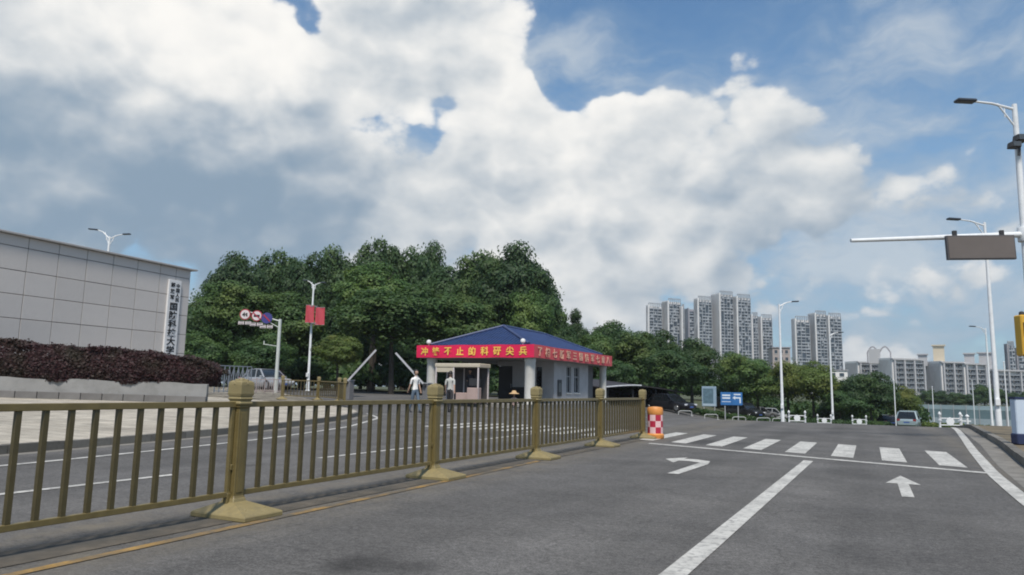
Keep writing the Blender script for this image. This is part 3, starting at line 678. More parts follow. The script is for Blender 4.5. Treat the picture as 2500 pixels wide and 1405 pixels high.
# ---------------------------------------------------------------- gate house
def gate_house():
    X1,Y0=-16.4,36.5; X0=X1-7.54; Y1=Y0+13.6; zf=.32
    t=thing('gate_house','single storey gate house with blue hipped roof, white columns and red slogan banners','building',(X0,Y0,0))
    o=Vector((X0,Y0,0)); loc=lambda x,y,z:(x-X0,y-Y0,z)
    def bx(b,x0,x1,y0,y1,z0,z1): return b.box(loc((x0+x1)/2,(y0+y1)/2,(z0+z1)/2),(x1-x0,y1-y0,z1-z0))
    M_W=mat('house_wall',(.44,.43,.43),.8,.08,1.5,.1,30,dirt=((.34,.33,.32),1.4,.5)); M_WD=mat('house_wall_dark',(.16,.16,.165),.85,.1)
    M_COL=mat('column_white',(.62,.61,.57),.7,.07,1.2,dirt=((.42,.40,.30),1.0,.6)); M_GL=mat('dark_glass',(.012,.015,.017),.12,.1); M_FR=mat('window_frame',(.33,.34,.35),.5)
    M_TILE=mat('blue_tile',(.022,.042,.115),.45,.22,2.5,.1,30,dirt=((.02,.03,.07),2.0,.5)); M_SOF=mat('soffit',(.30,.29,.28),.8)
    b=MB(); bx(b,X0+.2,X1-.2,Y0+.1,Y1-.1,-.9,zf); b.build('plinth',mat('plinth',(.24,.23,.215),.85,.12,2),t,bevel=.02)
    # room
    rx0,rx1,ry0,ry1=X0+3.1,-17.1,41.1,47.1; zt=2.85
    def wall_with(axis,fixed,lo,hi,ops,th,m_,name='wall'):
        b=MB(); cur=lo; g=lambda a,c,z0,z1:(bx(b,a,c,fixed-th/2,fixed+th/2,z0,z1) if axis=='x' else bx(b,fixed-th/2,fixed+th/2,a,c,z0,z1))
        for (a,c,z0,z1) in sorted(ops):
            if a>cur: g(cur,a,zf,zt)
            if z0>zf: g(a,c,zf,z0)
            if z1<zt: g(a,c,z1,zt)
            cur=c
        if hi>cur: g(cur,hi,zf,zt)
        return b.build(name,m_,t)
    wins=[(43.15,43.95,.95,2.62),(44.5,45.45,.95,2.62)]
    wall_with('y',rx1-.12,ry0,ry1,wins,.24,M_W)
    for a,c,z0,z1 in wins:
        w=MB(); bx(w,rx1-.16,rx1-.13,a,c,z0,z1); g=w.build('window',M_GL,t)
        f=MB()
        for y in(a+.03,(a+c)/2,c-.03): bx(f,rx1-.13,rx1-.08,y-.03,y+.03,z0,z1)
        for z in(z0+.03,z0+(z1-z0)*.62,z1-.03): bx(f,rx1-.132,rx1-.085,a+.06,c-.06,z-.03,z+.03)
        f.build('frame',M_FR,g)
        s=MB(); bx(s,rx1-.10,rx1+.06,a-.06,c+.06,z0-.07,z0-.002); s.build('sill',M_COL,g)
    fo=[(-20.95,-19.9,zf,2.55),(-18.75,-17.9,.85,2.5)]
    wall_with('x',ry0+.12,rx0,rx1-.245,fo,.22,M_W)
    d=MB(); bx(d,-20.93,-19.92,ry0+.14,ry0+.18,zf,2.53); dd=d.build('door',M_DARK,t); h_=MB(); bx(h_,-20.05,-20.0,ry0+.06,ry0+.14,1.2,1.45); h_.build('handle',M_GREYM,dd)
    d=MB(); bx(d,-18.73,-17.92,ry0+.14,ry0+.17,.87,2.48); g=d.build('window',M_GL,t); f=MB(); bx(f,-18.35,-18.29,ry0+.08,ry0+.14,.87,2.48); f.build('frame',M_FR,g)
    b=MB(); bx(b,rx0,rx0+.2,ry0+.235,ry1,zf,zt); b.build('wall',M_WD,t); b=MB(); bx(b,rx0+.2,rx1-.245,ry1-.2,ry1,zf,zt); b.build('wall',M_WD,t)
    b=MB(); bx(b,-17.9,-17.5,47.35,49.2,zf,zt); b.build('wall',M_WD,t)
    b=MB(); bx(b,rx1+.01,rx1+.05,41.65,42.25,.75,1.75); nb=b.build('notice_board',M_DARK,t); b=MB(); bx(b,rx1+.05,rx1+.056,41.75,42.15,1.0,1.55); b.build('notice',mat('notice_grey',(.13,.14,.14),.5),nb)
    # columns
    for x,y,r in((-16.86,37.05,.30),(-23.25,37.05,.29),(-16.9,49.6,.24),(-23.25,49.6,.26),(-16.95,46.9,.0)):
        if r==0: continue
        c=MB(); c.lathe([(r+.06,0),(r+.06,.12),(r,.14),(r,2.3),(r+.03,2.36),(r+.03,2.53)],20,loc(x,y,zf)); c.build('column',M_COL,t,True)
    # soffit, fascia, roof
    b=MB(); bx(b,X0+.05,X1-.05,Y0+.05,Y1-.05,2.852,3.02); b.build('soffit',M_SOF,t)
    for (a0,a1,c0,c1) in((X0+.04,X1-.04,Y0+.02,Y0+.14),(X1-.14,X1-.02,Y0+.14,Y1-.14),(X0+.02,X0+.14,Y0+.14,Y1-.14),(X0+.04,X1-.04,Y1-.14,Y1-.02)):
        b=MB(); bx(b,a0,a1,c0,c1,3.025,3.52); b.build('fascia',mat('fascia',(.30,.29,.28),.7),t)
    ov=-.55; ex0,ex1,ey0,ey1=X0-ov,X1+ov,Y0-ov,Y1+ov; ze,zr=3.62,4.94; mx=(X0+X1)/2; ra,rb=Y0+3.75,Y1-3.75
    b=MB(); vs=[loc(*p) for p in((ex0,ey0,ze),(ex1,ey0,ze),(ex1,ey1,ze),(ex0,ey1,ze),(mx,ra,zr),(mx,rb,zr),(ex0,ey0,ze-.1),(ex1,ey0,ze-.1),(ex1,ey1,ze-.1),(ex0,ey1,ze-.1))]
    MB().box(loc((X0+X1)/2,(Y0+Y1)/2,3.555),(X1-X0-.1,Y1-Y0-.1,.06)).build('parapet_top',mat('parapet_top',(.20,.03,.05),.7),t)
    b.add(vs,[(0,1,4),(1,2,5,4),(2,3,5),(3,0,4,5),(0,6,7,1),(1,7,8,2),(2,8,9,3),(3,9,6,0),(9,8,7,6)]); rf=b.build('roof',M_TILE,t)
    # tile rows: real ribs running down the slopes, joined because a single tile is too small to tell
    rb_=MB()
    def rib(p,q): rb_.tube(loc(*p),loc(*q),.035,.035,5,False)
    n=30
    for i in range(1,n):
        x=ex0+(ex1-ex0)*i/n; k=1-abs(x-mx)/(mx-ex0); rib((x,ey0,ze+.01),(x,ey0+(ra-ey0)*k,ze+(zr-ze)*k+.01)); rib((x,ey1,ze+.01),(x,ey1+(rb-ey1)*k,ze+(zr-ze)*k+.01))
    n=54
    for i in range(1,n):
        y=ey0+(ey1-ey0)*i/n; k=min(1,(y-ey0)/(ra-ey0),(ey1-y)/(ey1-rb))
        for ex in(ex0,ex1): rib((ex,y,ze+.01),(ex+(mx-ex)*k,y,ze+(zr-ze)*k+.01))
    tr=rb_.build('tile_ribs',M_TILE,rf,True); tr['kind']='stuff'
    rd=MB()
    for p,q in(((ex0,ey0,ze),(mx,ra,zr)),((ex1,ey0,ze),(mx,ra,zr)),((ex1,ey1,ze),(mx,rb,zr)),((ex0,ey1,ze),(mx,rb,zr)),((mx,ra,zr),(mx,rb,zr))):
        a_=Vector(loc(*p))+Vector((0,0,.05)); c_=Vector(loc(*q))+Vector((0,0,.05)); rd.tube(a_,c_,.085,.085,8)
    rd.build('ridge',mat('ridge_tile',(.03,.05,.13),.45,.15),rf,True)
    for (x,y) in((X0+.65,Y0-.02),(X1-.75,Y0-.02)):
        b=MB(); b.lathe([(.03,0),(.03,.08),(.12,.12),(.15,.2),(.12,.3),(.04,.34)],12,loc(x,y+.2,3.58)); b.build('lamp_globe',mat('globe',(.8,.8,.78),.3,.03),t,True)
    # banners: each hangs from the fascia as its own thing
    MR=mat('banner_red',(.66,.010,.075),.6,.10,1.3,.15,10); MG=mat('banner_gold',(.82,.52,.10),.6,.08)
    MRf=mat('banner_faded_red',(.58,.075,.085),.6,.12,1.3,.15,10); MGf=mat('banner_faded_letter',(.74,.42,.30),.6,.08)
    def cloth(w,h,mt_,par):
        nx=40; vs=[];fs=[]
        for i in range(nx+1):
            for j in range(5): vs.append((w*i/nx,-.012*math.sin(i*.9+j*.4)-.008*math.sin(i*2.3),h*j/4+.012*math.sin(i*.5)))
        for i in range(nx):
            for j in range(4): fs.append((i*5+j,(i+1)*5+j,(i+1)*5+j+1,i*5+j+1))
        return MB().add(vs,fs).build('cloth',mt_,par,True)
    f=thing('banner','red cloth banner with gold characters across the gate house front','banner',(X0-.05,Y0-.02,2.86))
    w=X1-X0+.08; cloth(w,.72,MR,f)
    for k,ch in enumerate('冲锋不止的科研尖兵'): letter(ch,.50,MG,f,(.56+.80*k,-.035,.37),(math.pi/2,0,0),.012)
    s=thing('banner','faded red banner with pale characters along the gate house side','banner',(X1+.02,Y0-.02,2.86),math.pi/2)
    w=Y1-Y0+.05; cloth(w,.72,MRf,s)
    for k,ch in enumerate('了相七新军三国陆军七章八'): letter(ch,.54,MGf,s,(.75+1.08*k,-.035,.37),(math.pi/2,0,0),.012,1.3)
    # dark cabinet in the porch
    c=thing('cabinet','low black cabinet standing against the gate house front wall','cabinet',(-19.05,ry0-.45,zf))
    MB().box((0,0,.45),(1.15,.5,.9)).build('body',M_DARK,c,bevel=.02); MB().box((0,.02,.915),(1.2,.54,.03)).build('top',mat('cab_top',(.05,.05,.05),.4),c); 
    for q in(-.28,.28): MB().box((q,-.255,.45),(.5,.015,.8)).build('door',mat('cab_door',(.02,.02,.022),.4),c)
gate_house()

def kiosk():
    """inspection kiosk under the porch"""
    a=at(1075,41.2); b=at(1180,40.2); zf=.32; w=(b-a).length; L_=Vector((a.x,a.y,zf))
    t=thing('inspection_kiosk','cream roofed inspection kiosk with pinkish counter under the gate house porch','kiosk',L_,math.atan2(b.y-a.y,b.x-a.x))
    cr=mat('kiosk_cream',(.50,.45,.35),.6,.08); pk=mat('kiosk_pink',(.40,.30,.27),.6,.12,2); fr=mat('kiosk_frame',(.55,.50,.50),.5)
    b=MB().box((w/2,.1,2.05),(w+.1,1.5,.22)); b.build('roof',cr,t,bevel=.03)
    MB().box((w*.22,-.60,1.80),(w*.42,.06,.24)).build('sign_fascia',cr,t)
    for x in(.03,w*.42,w-.05):
        for y in(-.6,.75): MB().box((x,y,.97),(.07,.07,1.94)).build('post',fr,t)
    MB().box((w*.87,-.45,.42),(w*.24,.5,.84)).build('counter',pk,t,bevel=.02); MB().box((w*.60,-.30,.28),(w*.28,.4,.56)).build('counter',pk,t,bevel=.02)
    MB().box((w*.5,.75,.97),(w-.2,.04,1.9)).build('back_panel',mat('kiosk_back',(.06,.055,.055),.6),t)
    MB().box((w*.87,-.4,1.15),(w*.2,.3,.4)).build('monitor',M_DARK,t)
kiosk()

# ---------------------------------------------------------------- people
SKIN=mat('skin',(.38,.24,.17),.6,.06); HAIR=mat('hair',(.02,.016,.013),.5,.1)
def person(loc,rz,h,label,top,bottom,joints=None,shoe=None,hat=None,arms=None,seat=False,stride=.22,turn=0.0):
    t=thing('person',label,'person',loc,rz)
    s=h/1.75; shoe=shoe or M_DARK
    V=[];E=[];R=[];K=[]
    def v(x,y,z,r,ry=None): V.append(Vector((x,y,z))*s); R.append((r*s,(ry or r)*s)); return len(V)-1
    def e(a,b,k): E.append((a,b)); K.append(k)
    if not seat:
        pel=v(0,0,.95,.135,.10); wst=v(0,0,1.10,.125,.095); chs=v(0,-.01,1.32,.155,.105); nk0=v(0,0,1.47,.07,.06); nk=v(0,-.012,1.54,.05); 
        e(pel,wst,'b'); e(wst,chs,'t'); e(chs,nk0,'t'); e(nk0,nk,'s')
        for sx,dy in((1,-stride),(-1,stride)):
            hp=v(.09*sx,0,.90,.095); kn=v(.095*sx,dy*.45-.03,.50,.062); an=v(.10*sx,dy,.10+(.05 if dy>0.05 else 0),.042); he=v(.10*sx,dy+.0,.05+(.05 if dy>0.05 else 0),.045); to=v(.11*sx,dy-.17,.03+(.0 if dy>0.05 else 0),.035)
            e(pel,hp,'b'); e(hp,kn,'b'); e(kn,an,'b'); e(an,he,'f'); e(he,to,'f')
        hz=1.655
    else:
        pel=v(0,0,.50,.15,.12); wst=v(0,.0,.64,.135,.10); chs=v(0,-.05,.86,.16,.11); nk0=v(0,-.08,1.0,.07,.06); nk=v(0,-.10,1.07,.05)
        e(pel,wst,'t'); e(wst,chs,'t'); e(chs,nk0,'t'); e(nk0,nk,'s')
        for sx in(1,-1):
            hp=v(.10*sx,-.05,.48,.09); kn=v(.13*sx,-.46,.50,.062); an=v(.13*sx,-.48,.10,.042); to=v(.14*sx,-.66,.035,.036)
            e(pel,hp,'b'); e(hp,kn,'b'); e(kn,an,'b'); e(an,to,'f')
        hz=1.19
    am=arms or [((.20,.03,1.18),(.22,-.05,.95)),((-.20,.05,1.18),(-.24,.12,.96))]
    for sx,(el,ha) in zip((1,-1),am):
        dz=0 if not seat else -.46
        shd=v(.175*sx,0+(-.05 if seat else 0),1.40+dz,.062); eb=v(el[0],el[1],el[2]+dz,.042); wr=v(ha[0],ha[1],ha[2]+dz,.028)
        d=(V[wr]-V[eb]).normalized()*s; pm=v(*( (V[wr]+d*.06)/s),.036,.022)
        e(chs,shd,'t'); e(shd,eb,'t'); e(eb,wr,'s' if arms is None else 'a'); e(wr,pm,'s')
        side=d.cross(Vector((0,0,1)) if abs(d.z)<.9*s else Vector((0,1,0))).normalized()*s
        for q,ln in((-1.5,.07),(-.5,.085),(.5,.08),(1.5,.06)):
            f0=v(*((V[pm]+d*.03+side*.012*q)/s),.009); f1=v(*((V[pm]+d*(.03+ln)+side*.013*q)/s),.007); e(pm,f0,'s'); e(f0,f1,'s')
        th=v(*((V[pm]+side*.04+d*.0)/s),.010); t2=v(*((V[pm]+side*.055+d*.04)/s),.008); e(pm,th,'s'); e(th,t2,'s')
    bm=bmesh.new(); vv=[bm.verts.new(p) for p in V]
    for a,b in E: bm.edges.new((vv[a],vv[b]))
    me=bpy.data.meshes.new('sk'); bm.to_mesh(me); bm.free(); o=bpy.data.objects.new('sk',me); C.objects.link(o)
    sm=o.modifiers.new('skin','SKIN'); sm.branch_smoothing=.6
    if not me.skin_vertices:
        bm=bmesh.new(); bm.from_mesh(me); bm.verts.layers.skin.verify(); bm.to_mesh(me); bm.free()
    for i,sv in enumerate(me.skin_vertices[0].data): sv.radius=R[i]; sv.use_root=(i==0)
    ss=o.modifiers.new('sub','SUBSURF'); ss.levels=1
    bpy.context.view_layer.update(); m2=bpy.data.meshes.new_from_object(o.evaluated_get(bpy.context.evaluated_depsgraph_get())); bpy.data.objects.remove(o)
    m2.materials.clear(); mats={'t':top,'b':bottom,'s':SKIN,'f':shoe,'a':top}; order=['t','b','s','f','a']
    for k in order: m2.materials.append(mats[k])
    for p in m2.polygons:
        p.use_smooth=True; c=p.center; best=9;bk='t'
        for (a,b),k in zip(E,K):
            ab=V[b]-V[a]; q=max(0,min(1,(c-V[a]).dot(ab)/max(1e-9,ab.length_squared))); d=(c-V[a]-ab*q).length-(R[a][0]+(R[b][0]-R[a][0])*q)*.9
            if d<best: best=d;bk=k
        if bk=='b' and not seat and c.z>.97*s: bk='t'
        p.material_index=order.index(bk)
    # head joined to the same mesh
    hb=bmesh.new(); hb.from_mesh(m2)
    hd=bmesh.ops.create_icosphere(hb,subdivisions=3,radius=1.0)
    hc=Vector((0,-.02 if not seat else -.12,hz))*s; Rz=Matrix.Rotation(turn,3,'Z')
    for q in hd['verts']:
        p=q.co.copy(); x,y,z=p; w=.078*(1-.16*max(0,-z)); d_=.098
        if y<-.75 and abs(x)<.2 and -.35<z<.1: y-=.22*(1-abs(x)/.2)           # nose
        if y<-.6 and .05<z<.25 and .15<abs(x)<.5: y+=.07                       # eye sockets
        if abs(x)>.93 and -.25<z<.2: x*=1.14                                   # ears
        if z<-.5 and y<0: y*=1.06
        q.co=hc+Rz@Vector((x*w,y*d_,z*.118))*s
    for f in {f for q in hd['verts'] for f in q.link_faces}: f.material_index=2; f.smooth=True
    hb.to_mesh(m2); hb.free()
    o=bpy.data.objects.new('body',m2); C.objects.link(o); o.parent=t
    # hair
    bm=bmesh.new(); bmesh.ops.create_icosphere(bm,subdivisions=3,radius=1.0)
    dele=[q for q in bm.verts if (q.co.y<-.35 and q.co.z<.42) or q.co.z<-.35]
    bmesh.ops.delete(bm,geom=dele,context='VERTS')
    for q in bm.verts:
        k=1+.05*math.sin(q.co.x*17+q.co.z*11); q.co=hc+Rz@Vector((q.co.x*.088*k,q.co.y*.108*k+.004,q.co.z*.128*k+.004))*s
    me=bpy.data.meshes.new('hair'); bm.to_mesh(me); bm.free(); me.materials.append(HAIR)
    for p in me.polygons: p.use_smooth=True
    ho=bpy.data.objects.new('hair',me); C.objects.link(ho); ho.parent=t
    if hat:
        b=MB()
        if hat=='straw': b.lathe([(.24,.0),(.23,.02),(.12,.06),(.10,.12),(.06,.15),(.01,.155)],20,(hc.x,hc.y,hc.z+.03*s)); b.build('straw_hat',mat('straw',(.50,.33,.17),.8,.15,20),t,True)
        else:
            b.lathe([(.10,.0),(.105,.04),(.125,.09),(.12,.12),(.01,.13)],18,(hc.x,hc.y,hc.z+.045*s)); b.box((hc.x,hc.y-.12,hc.z+.055*s),(.13,.09,.012)); b.build('cap',mat('cap_dark',(.02,.02,.024),.6),t,True)
    return t
def face(v): return math.atan2(v[1],v[0])+math.pi/2
white=mat('cloth_white',(.80,.79,.76),.85,.08,9,.2,30); jeans=mat('jeans',(.10,.14,.19),.9,.2,12); grey=mat('cloth_grey',(.46,.46,.43),.85,.1,9); trous=mat('trousers_dark',(.035,.035,.04),.9,.15); uni=mat('uniform_dark',(.022,.024,.034),.85,.15); kh=mat('cloth_pink',(.42,.30,.27),.85,.1)
p=at(1014,30.5); person((p.x,p.y,gz(p.x,p.y)),face((.9,-.35)),1.76,'person in white shirt and blue jeans walking past the barrier arm',white,jeans,turn=.2)
p=at(1099,32.0); person((p.x,p.y,gz(p.x,p.y)),face((-.2,1)),1.78,'person in pale grey shirt seen from behind, walking to the kiosk',grey,trous,stride=.16)
p=at(1147,40.75); person((p.x,p.y,.43),face((.35,-1)),1.74,'guard in dark uniform and cap standing inside the kiosk',uni,uni,hat='cap',stride=.03,arms=[((.22,-.02,1.16),(.12,-.2,1.10)),((-.22,-.02,1.16),(-.14,-.2,1.12))])
gs=thing('guard_stand','low dark wooden platform under the guard in the kiosk','platform',(p.x,p.y,.32)); MB().box((0,0,.04),(.7,.7,.08)).build('box',mat('stand',(.09,.06,.05),.7),gs,bevel=.02); MB().box((0,0,.095),(.76,.76,.035)).build('top',mat('stand_top',(.12,.08,.065),.7),gs,bevel=.01)
p=at(1256,33.5); person((p.x,p.y,gz(p.x,p.y)),face((.3,-1)),1.27,'person in straw hat sitting low behind the gold railing',kh,trous,hat='straw',seat=True,arms=[((.24,-.12,1.16),(.16,-.36,1.02)),((-.24,-.12,1.16),(-.16,-.36,1.02))])
st=thing('stool','small stool under the person in the straw hat','stool',(p.x,p.y,gz(p.x,p.y))); MB().box((0,0,.265),(.34,.34,.04)).build('seat',M_DARK,st)
for sx in(-1,1):
    for sy in(-1,1): MB().tube((sx*.14,sy*.14,0),(sx*.13,sy*.13,.25),.015).build('leg',M_GREYM,st)

# ---------------------------------------------------------------- barrier arms, gate, fence behind
def boom(px,t,tip,z0,label):
    b0=at(px,t); zb=pz(b0.x,b0.y); tp=P(tip[0],tip[1],t); r=thing('barrier_gate',label,'barrier',(b0.x,b0.y,zb))
    MB().box((0,0,.52),(.34,.42,1.04)).build('housing',mat('barrier_box',(.16,.16,.165),.5,.1),r,bevel=.02); MB().box((0,0,1.06),(.38,.46,.05)).build('lid',M_GREYM,r)
    a=Vector((0,-.25,.95)); e=Vector((tp.x-b0.x,tp.y-b0.y-.0,tp.z-zb)); d=(e-a); k=MB(); k.bar(a,a+d,.05,.10); k.build('arm',mat('barrier_arm',(.42,.43,.45),.4,.08),r)
    MB().tube((0,-.2,.95),(0,-.32,.95),.10).build('pivot',M_DARK,r,True)
boom(853,40,(918,855),0,'grey barrier gate with its arm raised to the right beside the short railing')
boom(1043,39,(966,862),0,'grey barrier gate with its arm raised to the left beside the gate house column')
def sliding_gate():
    a=at(524,43); b=at(612,45); z=pz(a.x,a.y); r=thing('sliding_gate','dark blue grey bar gate at the end of the red hedge','gate',(a.x,a.y,z),math.atan2(b.y-a.y,b.x-a.x)); L_=(b-a).length
    m_=mat('gate_steel',(.20,.23,.27),.35,.1); n=9
    for i in range(n):
        x=L_*i/(n-1); MB().bar((x,0,.05),(x,0,1.62),.05,.05).build('upright',m_,r)
    for z_ in(.12,1.62): MB().bar((0,0,z_),(L_,0,z_),.06,.05).build('rail',m_,r)
    for i in range(n-1):
        x=L_*i/(n-1); q=L_/(n-1); MB().bar((x,.03,.3),(x+q,.03,1.45),.02,.03).bar((x,-.03,1.45),(x+q,-.03,.3),.02,.03).build('brace',m_,r)
sliding_gate()
def white_fence():
    a=at(606,46); b=at(690,44); z=pz(a.x,a.y); r=thing('low_fence','low pale railing between the bar gate and the short gold railing','fence',(a.x,a.y,z),math.atan2(b.y-a.y,b.x-a.x)); L_=(b-a).length
    m_=mat('pale_rail',(.36,.30,.29),.5,.1)
    for z_ in(.15,.85): MB().bar((0,0,z_),(L_,0,z_),.05,.05).build('rail',m_,r)
    n=16
    for i in range(n+1):
        x=L_*i/n; MB().bar((x,0,0 if i%4==0 else .15),(x,0,.95 if i%4==0 else .85),.05 if i%4==0 else .022,.05 if i%4==0 else .022).build('picket',m_,r)
white_fence()

# ---------------------------------------------------------------- lamps, poles, signs
LAMPH=mat('lamp_head',(.045,.055,.07),.4,.1)
def lamp(px,t,ytop,arms,label,base_z=None,group=None,box=True,r0=.11):
    b0=at(px,t); z=b0.z if base_z is None else base_z; 
    if base_z is None and b0.x<-13: z=pz(b0.x,b0.y)
    p=P(px,ytop,t); h=p.z-z; r=thing('street_lamp',label,'street lamp',(b0.x,b0.y,z),0,group)
    b=MB(); b.lathe([(r0*1.9,0),(r0*1.9,.03),(r0*1.25,.06),(r0*1.15,.9),(r0,1.0),(r0*.55,h),(.01,h+.02)],12); b.build('pole',M_WHITEM,r,True)
    if box: MB().box((.0,-r0*1.3,1.25),(.2,.14,.32)).build('service_box',M_WHITEM,r,bevel=.02)
    for (dirv,ln,dz,hl) in arms:
        d=Vector(dirv).normalized(); a=Vector((0,0,h-.15)); m_=a+d*ln*.55+Vector((0,0,dz*.75)); e=a+d*ln+Vector((0,0,dz))
        k=MB(); k.tube(a,m_,.04,.035,8); k.tube(m_,e,.035,.03,8); k.tube(a-Vector((0,0,.55)),m_-d*.15,.025,.025,6); k.tube(a+d*ln*.25+Vector((0,0,dz*.3-.3)),a+d*ln*.25+Vector((0,0,dz*.35)),.015,.015,6); k.build('arm',M_WHITEM,r,True)
        q=e+d*hl; hd=MB(); hd.bar(e-d*.05,q+Vector((0,0,dz*.08)),.26,.09); hd.build('lamp_head',LAMPH,r,bevel=.03)
    return r
CL=-RT; CLx=Vector((CL.x,CL.y,0)).normalized()

lp=lamp(2533,19.5,215,[((CLx.x,CLx.y,0),1.15,.22,.50)],'tall white lamp post carrying the display arm and a pair of dark floodlights',None,None,True,.12)
lamp(2434,33.5,530,[((CLx.x,CLx.y,0),1.2,.28,.55)],'white lamp post on the verge behind the hanging display')
lamp(1909,55,740,[((-CLx.x,-CLx.y,0),1.0,.38,.5)],'white lamp post with a single arm beside the olive roadside trees')
lamp(2031,72,815,[((-CLx.x,-CLx.y,0),.9,.35,.5)],'white lamp post with a short arm in front of the slim tower group')
lamp(2418,68,800,[((CLx.x,CLx.y,0),1.0,.3,.5)],'thin far white lamp post just beside the taller verge lamp post',box=False)
lamp(234,52,568,[((CLx.x,CLx.y,0),.95,.65,.65),((-CLx.x,-CLx.y,0),1.0,.35,.5)],'double armed lamp rising behind the grey panel wall',r0=.13)
lf=lamp(752,58,690,[((CLx.x,CLx.y,0),.55,.45,.35),((-CLx.x,-CLx.y,0),.6,.3,.35)],'double armed white lamp post holding two red flags before the grove')
def plain_pole(px,t,ytop,label,r=.05):
    b=at(px,t); h=P(px,ytop,t).z-b.z; q=thing('pole',label,'pole',b); MB().lathe([(r*1.6,0),(r*1.6,.05),(r,.08),(r*.8,h),(.01,h+.01)],10).build('shaft',M_WHITEM,q,True); MB().lathe([(r*.8,0),(r*1.4,.02),(r*1.2,.08),(.01,.1)],10,(0,0,h-.02)).build('finial',M_WHITEM,q,True)
plain_pole(2457,52,885,'thin white pole on the verge right of the lamp posts')
plain_pole(2184,60,930,'thin white pole beside the silver car',.045)
plain_pole(2277,98,945,'thin pale pole in front of the blue hoarding',.06)
plain_pole(2376,100,930,'thin pale pole at the joint of the blue hoarding',.06)
plain_pole(1689,80,955,'thin pale pole behind the chequered barrel among the trees',.05)

# red flags on the double lamp
def flag():
    b=at(752,57.4); f=thing('flag','square red flag pair hung on the double armed lamp post','flag',(b.x,b.y,0)); rz=math.atan2(-CLx.y,-CLx.x)
    f.rotation_euler.z=rz; mr=mat('flag_red',(.46,.055,.075),.7,.1,1.5)
    for x0,x1,yt in((736,757,745),(760,783,750)):
        zt=P(752,yt,58).z; zb=P(752,yt+43,58).z; a,c=(x0-752)/F*58,(x1-752)/F*58; vs=[];fs=[];n=10
        for i in range(n+1):
            for j in range(6): vs.append((a+(c-a)*i/n,.05*math.sin(i*.8+j*.5),zb+(zt-zb)*j/5))
        for i in range(n):
            for j in range(5): fs.append((i*6+j,(i+1)*6+j,(i+1)*6+j+1,i*6+j+1))
        MB().add(vs,fs).build('cloth',mr,f,True)
        MB().tube((a if abs(a)<abs(c) else c,0,zt),(c if abs(a)<abs(c) else a,0,zt+.02),.015).build('rod',M_GREYM,f)
        MB().tube((a if abs(a)<abs(c) else c,0,zb),(c if abs(a)<abs(c) else a,0,zb),.015).build('rod',M_GREYM,f)
    for z in(P(752,747,58).z,P(752,789,58).z): MB().box((.1,.25,z),(.55,.5,.04)).build('bracket',M_GREYM,f)
flag()

# display arm on the near lamp post, floodlights, yellow signal housing
def display():
    b=at(2533,19.5); t=19.5; rz=math.atan2(-CLx.y,-CLx.x); zA=P(2490,560,t).z
    tip=P(2077,588,t); root=Vector((b.x,b.y,0)); 
    zl=lp.location.z; g=bpy.data.objects.new('display_arm',None); C.objects.link(g); g.parent=lp; g.location=(0,0,zA-.02-zl)
    MB().tube((0,0,.02),(tip.x-b.x,tip.y-b.y,tip.z-zA+.02),.085,.05,12).build('arm',M_WHITEM,g,True)
    MB().lathe([(.16,-.18),(.17,-.16),(.17,.2),(.16,.22)],14).build('collar',M_WHITEM,g,True)
    a=P(2310,608,t); c=P(2477,602,t); w=(c-a).length; cen=(a+c)/2
    d=thing('traffic_display','blank brownish grey display board hanging from the white arm over the road','display',(cen.x,cen.y,cen.z),rz); d.rotation_euler=(0,rad(-1.6),rz)
    hh=60/F*t
    MB().box((0,0,0),(w,.10,hh)).build('housing',mat('panel_case',(.075,.07,.072),.5,.08),d,bevel=.01)
    MB().box((0,-.054,0),(w-.07,.012,hh-.07)).build('screen',mat('screen_matte',(.125,.108,.10),.7,.08,2.0,.1,60),d)
    for x in(-w*.36,w*.33): MB().box((x,0,hh/2+.055),(.10,.07,.16)).build('bracket',M_DARK,d)
    fl=thing('floodlights','pair of dark floodlights clamped to the tall lamp post','floodlight',(b.x,b.y,P(2475,330,t).z),rz)
    for (x,z,s) in((-.10,.17,.30),(-.28,-.03,.27)):
        MB().box((x,-.26,z),(s,.26,s*.62),0.0,.85).build('lamp_body',M_DARK,fl,bevel=.02); MB().box((x,-.40,z),(s*.8,.02,s*.5)).build('lens',mat('lens',(.07,.08,.09),.2),fl)
    MB().bar((0,-.1,.2),(-.12,-.2,-.30),.06,.05).bar((0,-.12,.1),(0,-.1,.25),.2,.1).build('bracket',M_DARK,fl)
    y=thing('signal_housing','yellow signal housing fixed to the tall lamp post','signal',(b.x,b.y,P(2500,818,t).z),rz)
    ym=mat('signal_yellow',(.62,.36,.04),.5,.08)
    MB().box((-.22,-.02,.0),(.36,.3,1.10)).build('case',ym,y,bevel=.03); MB().box((-.20,-.18,.16),(.3,.03,.36)).build('dark_window',M_DARK,y)
    MB().lathe([(.05,0),(.07,.03),(.06,.09),(.02,.11)],12,(-.25,0,.55)).build('beacon',M_DARK,y,True); MB().box((-.05,0,0),(.12,.1,.14)).build('bracket',M_GREYM,y)
display()

